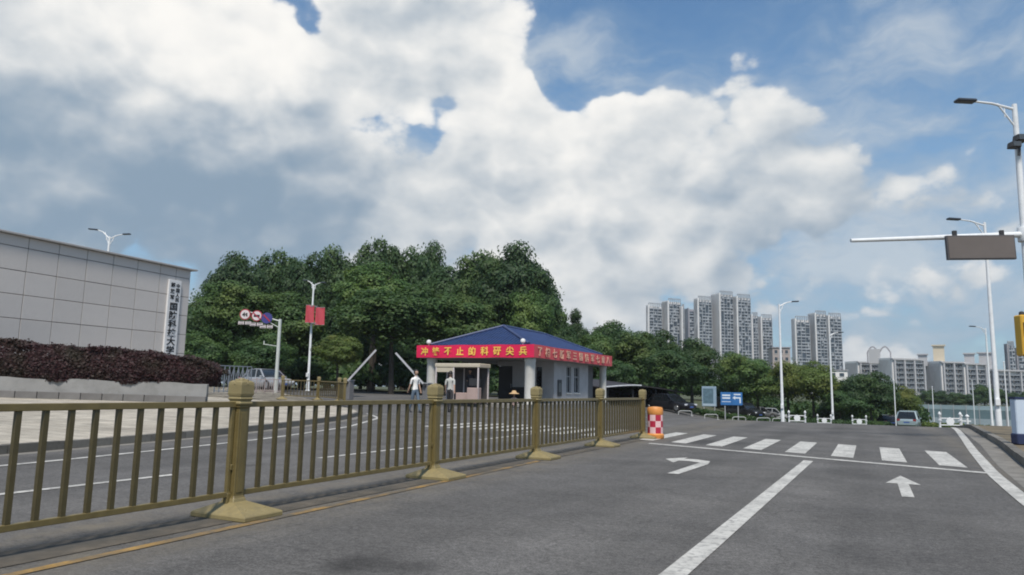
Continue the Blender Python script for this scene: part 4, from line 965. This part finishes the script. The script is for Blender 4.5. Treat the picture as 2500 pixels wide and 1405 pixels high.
def billboard():
    p=at(2478,16.2); q=Vector((p.x,p.y,gz(p.x,p.y)+.13)); rz=math.atan2(-CLx.y,-CLx.x); b=thing('light_box','white advertising light box with dark blue foot on the verge','sign',q,rz)
    nv=mat('navy',(.02,.03,.08),.5); w=1.2
    MB().box((w/2,.1,.62),(w,.2,.78)).build('case',mat('box_white',(.50,.58,.68),.35,.05),b,bevel=.02); MB().box((w/2,.1,.13),(w+.04,.24,.24)).build('foot',nv,b,bevel=.02)
    MB().box((w/2,.1,1.03),(w+.02,.22,.05)).build('cap',nv,b); MB().box((.28,-.005,.72),(.12,.012,.10)).build('red_mark',mat('mark_red',(.4,.05,.05),.5),b); MB().box((.30,-.005,.52),(.2,.012,.09)).build('dark_mark',nv,b); MB().box((.30,-.005,.38),(.2,.012,.07)).build('dark_mark',nv,b)
    for x in(.2,1.0): MB().box((x,.1,0),(.12,.3,.03)).build('base_plate',M_DARK,b)
billboard()

# round traffic signs on a cantilever pole
def round_signs():
    t=50; b=at(674,t); z=pz(b.x,b.y); h=P(683,778,t).z-z; rz=math.atan2(-CLx.y,-CLx.x); r=thing('sign_pole','pale pole with an arm of three round traffic signs before the grove','sign pole',(b.x,b.y,z),rz)
    pl=mat('pale_pole',(.50,.53,.50),.5,.08); MB().lathe([(.16,0),(.16,.04),(.13,.06),(.11,h),(.01,h+.02)],12).build('pole',pl,r,True)
    k=t/F; x=lambda px:(px-683)*k
    yz=lambda py:h-(py-778)*k
    MB().tube((0,0,yz(783)),(x(590),0,yz(757)),.05,.035,8).build('arm',pl,r,True); MB().tube((0,0,yz(800)),(x(640),0,yz(776)),.03,.03,6).build('arm',pl,r,True)
    MB().tube((0,0,yz(845)),(x(645),0,yz(840)),.025,.025,6).tube((x(647),0,yz(841)),(x(647),0,yz(832)),.04,.04,6).build('camera_arm',pl,r,True)
    wt=mat('sign_white',(.62,.56,.56),.5,.05); rd=mat('sign_red',(.35,.03,.05),.5,.05); bl=mat('sign_blue',(.045,.045,.20),.5,.06); ink=mat('sign_ink',(.02,.02,.02),.6)
    for px,py,kind in((597,768,0),(626,771,1),(651,776,2)):
        c=(x(px),-.07,yz(py)); R_=13.5*k
        def disc(rr,y,m_,nm,par):
            d=MB().tube((0,0,0),(0,-.015,0),rr,rr,28); o=d.build(nm,m_,par); o.location=(0,y,0); return o
        s=MB().tube((0,0,0),(0,-.03,0),R_,R_,28).build('round_sign',rd if kind<2 else bl,r); s.location=c
        if kind<2:
            disc(R_*.82,-.032,wt,'face',s)
            if kind==0:
                for ch,xx in(('4',-.09),('t',.10)): letter(ch,.36,ink,s,(xx,-.055,0),(math.pi/2,0,0),.02)
            else:
                MB().box((0,-.052,0),(.42,.008,.16)).build('car_mark',ink,s); bb=MB().box((0,0,0),(R_*1.65,.01,.07)).build('slash',rd,s); bb.location=(0,-.062,0); bb.rotation_euler=(0,rad(40),0)
        else:
            bb=MB().box((0,0,0),(R_*1.7,.01,.09)).build('slash',rd,s); bb.location=(0,-.045,0); bb.rotation_euler=(0,rad(45),0)
        for q in(-.24,.24):
            p_=MB().box((x(px)+q,-.08,yz(py+21)),(.40,.03,.22)).build('plate',wt,r)
            for e in(-.06,.06): MB().box((x(px)+q,-.1,yz(py+21)+e),(.30,.006,.035)).build('line_of_text',ink,p_)
round_signs()

# blue street sign and info board
def street_sign():
    t=62; b=at(1785,t); zc=P(1785,974,t).z; rz=math.atan2(-CLx.y,-CLx.x)+.1; r=thing('road_sign','blue direction sign with white arrow and lettering on two posts','road sign',(b.x,b.y,b.z),rz); k=t/F
    bl=mat('road_sign_blue',(.03,.14,.36),.45,.06); wt=mat('road_sign_white',(.62,.68,.74),.5); zc-=b.z
    for x in(-.55,.6): MB().tube((x,.05,0),(x,.05,zc+.4),.05).build('post',M_GREYM,r)
    for cx,w,nm in((-.47,.97,0),(.5,.93,1)):
        p=MB().box((cx,-.03,zc),(w,.05,31*k)).build('panel',bl,r,bevel=.01)
        if nm==0:
            for z in(.28,.05): MB().box((cx,-.06,zc+z),(.7,.008,.13)).build('lettering',wt,p)
            MB().box((cx,-.06,zc-.25),(.8,.008,.05)).build('line',wt,p)
        else:
            MB().box((cx,-.06,zc+.36),(.6,.008,.10)).build('lettering',wt,p)
            MB().box((cx+.06,-.06,zc+.08),(.5,.008,.11)).box((cx+.25,-.0605,zc-.17),(.12,.008,.4)).add([(cx-.42,-.061,zc+.08),(cx-.18,-.061,zc+.24),(cx-.18,-.061,zc-.08)],[(0,1,2)]).build('arrow',wt,p)
street_sign()
def info_board():
    t=70; b=at(1731,t); rz=math.atan2(-CLx.y,-CLx.x)-.3; h=P(1731,944,t).z-b.z; r=thing('information_board','pale blue framed information board beside the blue direction sign','notice board',b,rz); k=t/F
    MB().box((0,0,h-.95),(1.35,.12,1.9)).build('frame',mat('info_frame',(.26,.36,.46),.4),r,bevel=.02); MB().box((-.08,-.065,h-.9),(.95,.02,1.4)).build('pane',mat('info_pane',(.10,.17,.22),.2,.25,4),r); MB().box((0,-.065,h-1.75),(1.2,.02,.22)).build('lower_panel',mat('info_low',(.36,.46,.55),.4),r)
    for x in(-.5,.5): MB().tube((x,0,0),(x,0,h-1.9),.06).build('leg',M_GREYM,r)
info_board()

# parking canopy
def canopy():
    t=60; a=at(1478,56); b=at(1665,66); z=min(a.z,b.z); L_=(b-a).length; rz=math.atan2(b.y-a.y,b.x-a.x); r=thing('parking_canopy','dark curved parking canopy with white edge behind the railing','canopy',(a.x,a.y,z),rz)
    dk=mat('canopy_dark',(.03,.026,.028),.6,.15,2); n=14; top=P(1550,941,59).z-z
    vs=[];fs=[]
    prof=[]
    for i in range(n+1):
        s=i/n; x=L_*(-.02+1.04*s); hz=top-.9*abs(s-.38)**1.6*1.2
        prof.append((x,hz))
    D=4.6
    for x,hz in prof:
        for y,dz in((0,0),(0,-.09),(D,-.09+.5),(D,.5)): vs.append((x,y,hz+dz))
    for i in range(n):
        for q in range(4): fs.append((i*4+q,(i+1)*4+q,(i+1)*4+(q+1)%4,i*4+(q+1)%4))
    fs+=[(0,1,2,3),(n*4+3,n*4+2,n*4+1,n*4)]
    MB().add(vs,fs).build('roof',dk,r)
    e=MB(); 
    for i in range(0,6): e.bar((prof[i][0],-.03,prof[i][1]+.02),(prof[i+1][0],-.03,prof[i+1][1]+.02),.06,.09)
    e.build('white_edge',M_WHITEM,r)
    MB().box((L_/2,D,top*.5),(L_,.06,top*.95)).build('back_screen',dk,r)
    for x in(.06,.36,.66,.94): MB().tube((L_*x,.3,-.05),(L_*x,.3,top-1.0+.62),.07).build('post',M_DARK,r)
canopy()

# ---------------------------------------------------------------- cars
def car(px,t,rz,label,col,kind='suv',z=None,parts=True):
    b=at(px,t); r=thing('parked_car',label,'car',(b.x,b.y,b.z if z is None else z),rz)
    L_,W_,Hh=(4.7,1.9,1.72) if kind=='suv' else (4.7,1.82,1.46)
    pm=mat('car_'+label.split()[0],col,.25,.04,2,metal=.35); gl=mat('car_glass',(.012,.015,.018),.08); ty=mat('tyre',(.015,.015,.015),.9); rim=mat('rim',(.35,.36,.37),.35,metal=.8)
    # body section stations: x, half width, z of sill, z of shoulder
    st=[(-L_/2,.78,.42,.78),(-L_/2+.15,.88,.30,.92),(-L_/2+.9,.94,.22,1.0),(-.2,.95,.20,.98),(L_/2-1.4,.95,.20,.98),(L_/2-.5,.90,.24,.88),(L_/2-.08,.80,.32,.72),(L_/2,.68,.40,.60)]
    if kind!='suv': st=[(x,w*.96,z0,z1*.88) for x,w,z0,z1 in st]
    def loft(secs,nm,m_,bev=.0):
        v=[];f=[];n=len(secs[0])
        for s_ in secs: v+=s_
        for i in range(len(secs)-1):
            for k in range(n): f.append((i*n+k,i*n+(k+1)%n,(i+1)*n+(k+1)%n,(i+1)*n+k))
        f+=[tuple(range(n-1,-1,-1)),tuple(range((len(secs)-1)*n,len(secs)*n))]
        return MB().add(v,f).build(nm,m_,r,True)
    sec=[]
    for x,w,z0,z1 in st: sec.append([(x,-w*.9,z0),(x,w*.9,z0),(x,w,z0+.12),(x,w,(z0+z1)/2+.1),(x,w*.94,z1),(x,w*.5,z1+.04),(x,-w*.5,z1+.04),(x,-w*.94,z1),(x,-w,(z0+z1)/2+.1),(x,-w,z0+.12)])
    loft(sec,'body',pm)
    zs=.93 if kind=='suv' else .82
    cab=[(-L_/2+.22 if kind=='suv' else -L_/2+.75,.80,zs-.02,zs+.02),(-L_/2+.62 if kind=='suv' else -L_/2+1.35,.70,zs-.02,Hh-.08),(-.3,.72,zs-.02,Hh),(.35,.70,zs-.02,Hh-.03),(1.15,.80,zs-.02,zs+.04)]
    loft([[(x,-w*1.12,z0),(x,w*1.12,z0),(x,w,z1),(x,-w,z1)] for x,w,z0,z1 in cab],'window_band',gl)
    rf=[(x,w*1.02,z1-.03,z1+.025) for x,w,z0,z1 in cab[1:4]]
    loft([[(x,-w,z0),(x,w,z0),(x,w*.93,z1),(x,-w*.93,z1)] for x,w,z0,z1 in rf],'roof',pm)
    for sy in(-1,1):
        for i in(0,1,2,3):
            pts=[((cab[0][0]+.0),cab[0][1]*1.12,cab[0][3]-.02),((cab[1][0]),cab[1][1]*1.0,cab[1][3])] if i==0 else ([(cab[4][0],cab[4][1]*1.12,cab[4][3]-.03),(cab[3][0],cab[3][1]*1.0,cab[3][3])] if i==1 else ([(-.05,.79,zs),(-.02,.72,Hh-.03)] if i==2 else [(-1.05,.79,zs),(-1.0,.72,Hh-.05)]))
            (x0,y0,z0),(x1,y1,z1)=pts; MB().bar((x0,y0*sy,z0),(x1,y1*sy,z1),.09,.07).build('pillar',pm,r)
    for x in(-L_/2+.85,L_/2-.9):
        for sy in(-1,1):
            w=MB().tube((x,sy*(W_/2-.24),.33),(x,sy*(W_/2-.01),.33),.335,.335,20).build('wheel',ty,r,True); MB().tube((x,sy*(W_/2-.02),.33),(x,sy*(W_/2+.005),.33),.21,.19,14).build('rim',rim,w,True)
    for sy in(-1,1):
        MB().box((L_/2-.10,sy*.60,.66 if kind=='suv' else .60),(.16,.34,.14),sy*-.25).build('headlight',mat('headlight',(.6,.62,.65),.15),r,bevel=.02); MB().box((-L_/2+.06,sy*.68,.86 if kind=='suv' else .76),(.12,.26,.20)).build('tail_light',mat('tail',(.25,.02,.02),.3),r,bevel=.02)
        MB().box((.9,sy*.99,1.0 if kind=='suv' else .92),(.16,.14,.12)).build('mirror',pm,r,bevel=.02)
    MB().box((-L_/2+.01,0,.66),(.03,.50,.13)).build('number_plate',mat('plate_blue',(.05,.10,.3),.5),r); MB().box((L_/2+.0,0,.42),(.03,.46,.12)).build('number_plate',mat('plate_blue',(.05,.10,.3),.5),r)
    return r
toward=math.atan2(-FW.y,-FW.x)
car(2215,72,rad(90)-.12,'silver blue station car parked beside the small olive tree',(.34,.42,.44))
car(1817,84,toward+.5,'dark sport utility car behind the blue direction sign',(.03,.032,.035))
car(1765,88,toward+1.0,'black saloon car half hidden behind the blue direction sign',(.02,.02,.022),'sedan')
car(1855,96,toward+1.3,'grey saloon car under the roadside trees left of the lamp post',(.22,.23,.24),'sedan')
car(1885,98,toward+1.2,'white van like car under the olive roadside tree',(.55,.58,.60))
car(1632,62,toward+.7,'charcoal saloon car beside the chequered barrel by the hedge',(.025,.025,.03),'sedan')
car(1600,66,toward+.8,'matt black car parked below the dark canopy',(.018,.018,.02))
car(648,52,toward+.9,'pale silver saloon car behind the low pale railing',(.42,.43,.45),'sedan',z=.75)
car(2165,82,rad(100),'dusty dark car parked next to the silver blue one',(.03,.03,.033),'sedan')

# ---------------------------------------------------------------- far kerb bed with hedge, hoops, bollards
pts=[]
for px in range(1655,2170,12):
    p=at(px,66+ (px-1655)*.012); pts.append((p.x,p.y,p.z))
bushes('verge_shrubs','low dark clipped shrubs along the far side of the junction','shrubs',pts,.62,.5,.12,M_LF[0],150,'stuff')
pts=[]
for px in range(2250,2420,12):
    p=at(px,74); pts.append((p.x,p.y,p.z))
bushes('verge_shrubs','low olive shrubs in front of the blue hoarding','shrubs',pts,.75,.55,.12,M_LF[2],150,'stuff')
M_GREYW=mat('weathered_white',(.40,.41,.40),.6,.15,5)
def hoop():
    r=thing('hoop_barrier','low weathered white hoop barrier at the far kerb of the junction','barrier',(0,0,0),0,'low white hoops along the far kerb'); b=MB(); R_=.034; pts=[Vector((-.55,0,-.05)),Vector((-.55,0,.30)),Vector((-.42,0,.38)),Vector((.42,0,.38)),Vector((.55,0,.30)),Vector((.55,0,-.05))]
    for a,c in zip(pts[:-1],pts[1:]): b.tube(a,c,R_,R_,8)
    b.build('tube',M_GREYW,r,True); MB().box((-.55,0,0),(.2,.2,.04)).build('plate',M_GREYW,r); MB().box((.55,0,0),(.2,.2,.04)).build('plate',M_GREYW,r); return r
h0=hoop(); first=True
for px in(1672,1735,1803,1862,1900):
    p=at(px,59); o=h0 if first else copy_tree(h0); first=False; o.location=p; o.rotation_euler=(0,0,math.atan2(-CLx.y,-CLx.x)+.12)
def bollard_barrier(label):
    r=thing('bollard_barrier',label,'barrier',(0,0,0),0,'white post barriers along the junction')
    for x in(-.62,.62): p=MB().lathe([(.12,-.04),(.12,.06),(.06,.1),(.06,.80),(.09,.84),(.09,.90),(.02,1.02)],12,(x,0,0)).build('post',M_WHITEM,r,True); MB().lathe([(.10,.48),(.10,.56)],12,(x,0,0)).build('band',M_WHITEM,p)
    MB().tube((-.6,0,.62),(.6,0,.62),.03).build('rail',M_WHITEM,r,True); MB().tube((-.6,0,.22),(.6,0,.22),.03).build('rail',M_WHITEM,r,True)
    m=MB(); m.tube((0,-.03,.44),(0,.03,.44),.25,.25,8); m.build('medallion',M_WHITEM,r); return r
b0=bollard_barrier('white post barrier with round middle plate between a lamp post and the shrubs'); first=True
for px,t,lb in((1944,56,None),(2010,68,'white post barrier with round middle plate at the foot of the second lamp post'),(2095,66,'white post barrier with round middle plate before the dense dark tree'),(2316,44,'white post barrier with round middle plate where the right kerb begins')):
    p=at(px,t); o=b0 if first else copy_tree(b0); first=False; o.location=p; o.rotation_euler=(0,0,math.atan2(-CLx.y,-CLx.x))
    if lb: o['label']=lb
def bollard(px,t,label,h=.95):
    p=at(px,t); r=thing('bollard',label,'bollard',p,0,'single white bollards'); MB().lathe([(.12,-.04),(.12,.06),(.06,.1),(.06,h*.8),(.1,h*.84),(.1,h*.9),(.02,h)],12).build('post',M_WHITEM,r,True); MB().box((0,0,h*.55),(.34,.05,.07)).build('cross_bar',M_WHITEM,r)
bollard(2343,45,'white bollard with short cross bar beside the right kerb barrier'); bollard(2358,40,'small white bollard with cross bar at the start of the verge',.8)

def hoarding():
    a=at(2236,112); b=at(2500,104); z=-3.1; L_=(b-a).length+14; r=thing('site_hoarding','long pale blue site hoarding below the apartment blocks','hoarding',(a.x,a.y,z),math.atan2(b.y-a.y,b.x-a.x)); k=108/F
    top=P(2350,990,108).z-z; n=int(L_/1.6); w=L_/n
    m1=mat('hoard_light',(.24,.32,.35),.5,.08,1,obj_rand=.08); m2=mat('hoard_teal',(.11,.17,.19),.5,.08,1,obj_rand=.1); m3=mat('hoard_pale',(.27,.33,.36),.5,.1,1,obj_rand=.06)
    e1=bevmesh(MB().box((0,0,0),(w-.08,.06,top*.2)),'top_panel',m1,.005); e2=bevmesh(MB().box((0,0,0),(w-.08,.05,top*.4)),'panel',m2,.005); e3=bevmesh(MB().box((0,0,0),(w-.08,.07,top*.38)),'lower_panel',m3,.005)
    for i in range(n):
        x=(i+.5)*w; inst(e1,'top_panel',r,(x,0,top*.89)); inst(e2,'panel',r,(x,.02,top*.58)); inst(e3,'lower_panel',r,(x,0,top*.19))
    for i in range(0,n+1): MB().box((i*w,.0,top/2+.05),(.10,.16,top+.1)).build('post',M_GREYM,r)
hoarding()

# ---------------------------------------------------------------- high rise towers and apartment blocks
M_TW=mat('tower_white',(.74,.72,.70),.8,.05,.05); M_TG=mat('tower_grey',(.30,.29,.31),.8,.05,.05); M_TD=mat('tower_glass',(.035,.052,.068),.25,.3,.3); M_TB=mat('tower_band',(.33,.355,.38),.7,.1,.2)
M_PIER=mat('pier_grey',(.42,.42,.43),.8,.05,.05)
def slab(root,px0,px1,px2,ytop,t,fh=3.0,th=35,bays=4,gm=None,crown=True,windows=False,zb=-3.0):
    """one slab block: gable from px0 to px1, window front from px1 to px2"""
    az=math.atan2((px1-CX),F); lat=-YAW+az; gx=Vector((math.cos(-lat+0),0,0))
    fwd=Vector((math.sin(lat),math.cos(lat),0)); rgt=Vector((math.cos(lat),-math.sin(lat),0)); q=rad(th)
    c=at(px1,t); c.z=0; u=rgt*math.cos(q)+fwd*math.sin(q); v=-rgt*math.sin(q)+fwd*math.cos(q)     # u along the front, v along the gable
    w=(px2-px1)/F*t/math.cos(q); g=max(4.0,(px1-px0)/F*t/math.sin(q)); zt=P(px1,ytop,t).z; o=root.location
    rz=math.atan2(u.y,u.x)
    def part(mb,name,m_,kind=None,par=None):
        ob=mb.build(name,m_,par or root); ob.location=(c.x-o.x,c.y-o.y,0) if par is None else (0,0,0); ob.rotation_euler=(0,0,rz) if par is None else (0,0,0)
        if kind: ob['kind']=kind
        return ob
    # local: x along the front, y along the gable (away from viewer)
    wl=part(MB().box((w*.5,g*.5+.6,(zt+zb)/2),(w,g-1.2,zt-zb)).box((.6,g/2,(zt+zb)/2+.6),(1.2,g,zt-zb+1.2)),'wall',gm or M_TW)
    b=MB(); n=int((zt-zb)/fh); bw=(w-1.2)/bays
    if not windows:
        part(MB().box((w/2+.6,.35,(zt+zb)/2-1),(w-1.3,.5,zt-zb-3)),'glazing',M_TD,'stuff')
        rs=random.Random(int(px1*7))
        for i in range(n):
            z=zb+fh*(i+.9)
            if z>zt-2: break
            for k in range(bays):
                x=1.2+bw*(k+.5); 
                if rs.random()<.88: b.box((x,-.15,z),(bw*.94,1.1,rs.choice((.55,1.1,1.1))))
                if rs.random()<.3: b.box((x+rs.uniform(-.3,.3)*bw,-.05,z+fh*.42),(bw*rs.uniform(.2,.45),.9,fh*.7))
        for k in range(bays+1): b.box((1.2+bw*k,-.1,(zt+zb)/2),(.5 if k%2 else .28,1.0,zt-zb-1))
        part(b,'balconies',M_TB,'stuff')
        if crown:
            k_=MB()
            for k in range(bays*2+1): k_.box((1.2+bw*k/2,.5,zt+1.2),(.5,.8,4.2))
            k_.box((w/2+.6,.5,zt+3.2),(w-1.2,.8,.8)); part(k_,'roof_frame',M_TB)
    else:
        me=WINME; 
        for i in range(n):
            z=zb+fh*(i+.62)
            if z>zt-1.5: break
            if z<2.0: continue
            for k in range(bays):
                x=1.2+bw*(k+.5); ww=inst(me,'window',wl,(x,-.02,z),0,(bw*.74,1,fh*.62)); inst(FRME,'frame',ww)
        b=MB()
        for i in range(n):
            z=zb+fh*(i+1.02)
            if z>zt-.8: break
            b.box((w/2+.6,-.25,z),(w-1.3,1.0,.42))
        part(b,'balconies',M_TB)
        for k in range(0,bays+1,2): part(MB().box((1.2+bw*k,-.45,(zt+zb)/2),(.9,1.7,zt-zb-.5)),'pier',M_PIER)
        part(MB().box((w/2+.2,.0,zt+.45),(w+.8,2.2,.9)),'roof_band',M_PIER)
    return c,u,v,w,g,zt,rz
WINME=bevmesh(MB().box((0,.35,0),(1,.5,1)),'window',M_TD,0)
FRME=MB().box((0,.02,-.42),(1.0,.2,.10)).box((.0,.02,.0),(.05,.2,.9)).mesh('frame',M_TB)
def tower(label,slabs,t,**k):
    c=at(slabs[0][1],t); r=thing('high_rise_tower',label,'tower',(c.x,c.y,0),0,'cluster of high rise towers beyond the trees')
    for s in slabs:
        sk=dict(k); 
        if len(s)>4: sk.update(s[4])
        slab(r,*s[:4],t,**sk)
tower('twin slab high rise, the leftmost one rising straight from the tree tops',[(1579,1584,1617,744),(1617,1633,1664,733),(1664,1667,1673,748,dict(bays=2))],720,bays=3)
tower('plain narrow grey high rise squeezed between two taller pale ones',[(1674,1683,1697,752,dict(gm=M_TG,crown=False,bays=1,th=20))],760)
tower('tallest pale high rise of the cluster with three stepped slabs',[(1697,1707,1740,727),(1740,1761,1793,714),(1793,1804,1836,722)],700,bays=4)
tower('lower dark fronted high rise right behind the tallest one',[(1836,1840,1854,768,dict(bays=2)),(1854,1863,1888,773)],740,bays=3)
tower('separate high rise of three slabs standing alone near the apartment blocks',[(1938,1947,1980,778),(1980,1997,2022,764),(2022,2030,2058,770)],700,bays=3)
tower('dark slim high rise behind the right end of the apartment blocks',[(2462,2468,2482,842,dict(bays=2)),(2482,2490,2530,852)],620,bays=3,gm=M_TG)
def block(label,slabs,boxes,t=450,**k):
    c=at(slabs[0][1],t); r=thing('apartment_block',label,'apartment block',(c.x,c.y,0),0,'row of apartment blocks')
    for s in slabs: 
        sk=dict(windows=True,crown=False,th=38); sk.update(k)
        if len(s)>4: sk.update(s[4])
        slab(r,*s[:4],t,**sk)
    for (x0,x1,y0,y1,fr) in boxes:
        a=at((x0+x1)/2,t+14); z0=P(x0,y1,t+14).z; z1=P(x0,y0,t+14).z; w=(x1-x0)/F*t; d=6; o=r.location
        lat=-YAW+math.atan2((x0+x1)/2-CX,F)
        if fr=='arch':
            b=MB(); n=8
            for s0 in(0,.52):
                pts=[Vector((-w/2+w*(s0+.46*i/n),-2.5,z0+(z1-z0)*(.55+.45*math.sin(math.pi*i/n)))) for i in range(n+1)]
                pts=[Vector((pts[0].x,-2.5,z0-2))]+pts+[Vector((pts[-1].x,-2.5,z0-2))]
                for p_,q_ in zip(pts[:-1],pts[1:]): b.bar(p_,q_,.8,.8)
            ob=b.build('roof_arch',M_TG,r); ob.location=(a.x-o.x,a.y-o.y,0); ob.rotation_euler=(0,0,-lat)
            b=MB().box((-w*.2,0,(z0+z1)/2-2),(w*.5,d,(z1-z0)+1))
        else: b=MB().box((0,0,(z0+z1)/2-1.5),(w*.85,d,z1-z0+3)).box((0,-.3,z1+.2),(w*1.05,d+1.2,.7))
        ob=b.build('roof_house',MATS['roof_beige'] if fr=='beige' else M_PIER,r); ob.location=(a.x-o.x,a.y-o.y,0); ob.rotation_euler=(0,0,-lat)
mat('roof_beige',(.55,.48,.36),.8,.06)
block('low pale apartment block beside the lone high rise, half hidden by trees',[(2068,2098,2146,886)],[],470,bays=4)
block('apartment block with arched frames on its roof behind the dense tree',[(2150,2182,2250,878)],[(2125,2178,846,878,'arch'),(2246,2270,866,882,'white')],440,bays=6)
block('long apartment block with a beige roof house and white piers',[(2268,2302,2360,886),(2340,2358,2412,890)],[(2284,2313,844,886,'beige'),(2360,2386,864,888,'white'),(2396,2436,862,892,'white')],440,bays=5)
block('right hand apartment block rising behind the thin verge poles',[(2408,2432,2520,906)],[],440,bays=7)
def low_house(px0,px1,y0,t,label,m_):
    a=at((px0+px1)/2,t); w=(px1-px0)/F*t; z1=P(px0,y0,t).z; r=thing('low_building',label,'building',(a.x,a.y,-3),.3)
    MB().box((0,0,(z1+3)/2),(w,9,z1+3)).build('wall',m_,r); MB().box((0,0,z1+3.2),(w+.8,9.8,.4)).build('roof_slab',M_TG,r)
    for k in range(3):
        for q in range(2): wn=MB().box((-w*.3+w*.3*k,-4.52,z1+1.2-3.2*q),(w*.16,.1,1.5)).build('window',M_TD,r); MB().box((-w*.3+w*.3*k,-4.6,z1+.4-3.2*q),(w*.18,.2,.12)).build('sill',M_TW,wn)
low_house(1885,1926,850,330,'pinkish low building between the towers and the lamp post',mat('pinkish',(.36,.31,.29),.8,.06))
low_house(1996,2062,905,320,'pale low building under the lone high rise',M_TW)
low_house(1455,1474,806,160,'small cream building peeping out above the grove beside the conifer',mat('cream_wall',(.50,.44,.37),.8,.06))

# ---------------------------------------------------------------- air
def haze():
    b=MB().box((0,520,48),(2400,1700,110)); o=b.build('haze',None); o.data.materials.clear()
    mt=bpy.data.materials.new('haze_air'); mt.use_nodes=True; N=mt.node_tree.nodes; L=mt.node_tree.links; N.remove(N['Principled BSDF'])
    v=N.new('ShaderNodeVolumePrincipled'); v.inputs['Color'].default_value=(.86,.92,1,1); v.inputs['Density'].default_value=HAZE; v.inputs['Anisotropy'].default_value=.2
    L.new(v.outputs[0],N['Material Output'].inputs['Volume']); o.data.materials.append(mt); o['kind']='stuff'; o['label']='pale haze in the air over the whole junction'; mt.cycles.homogeneous_volume=True
HAZE=.0002
haze()
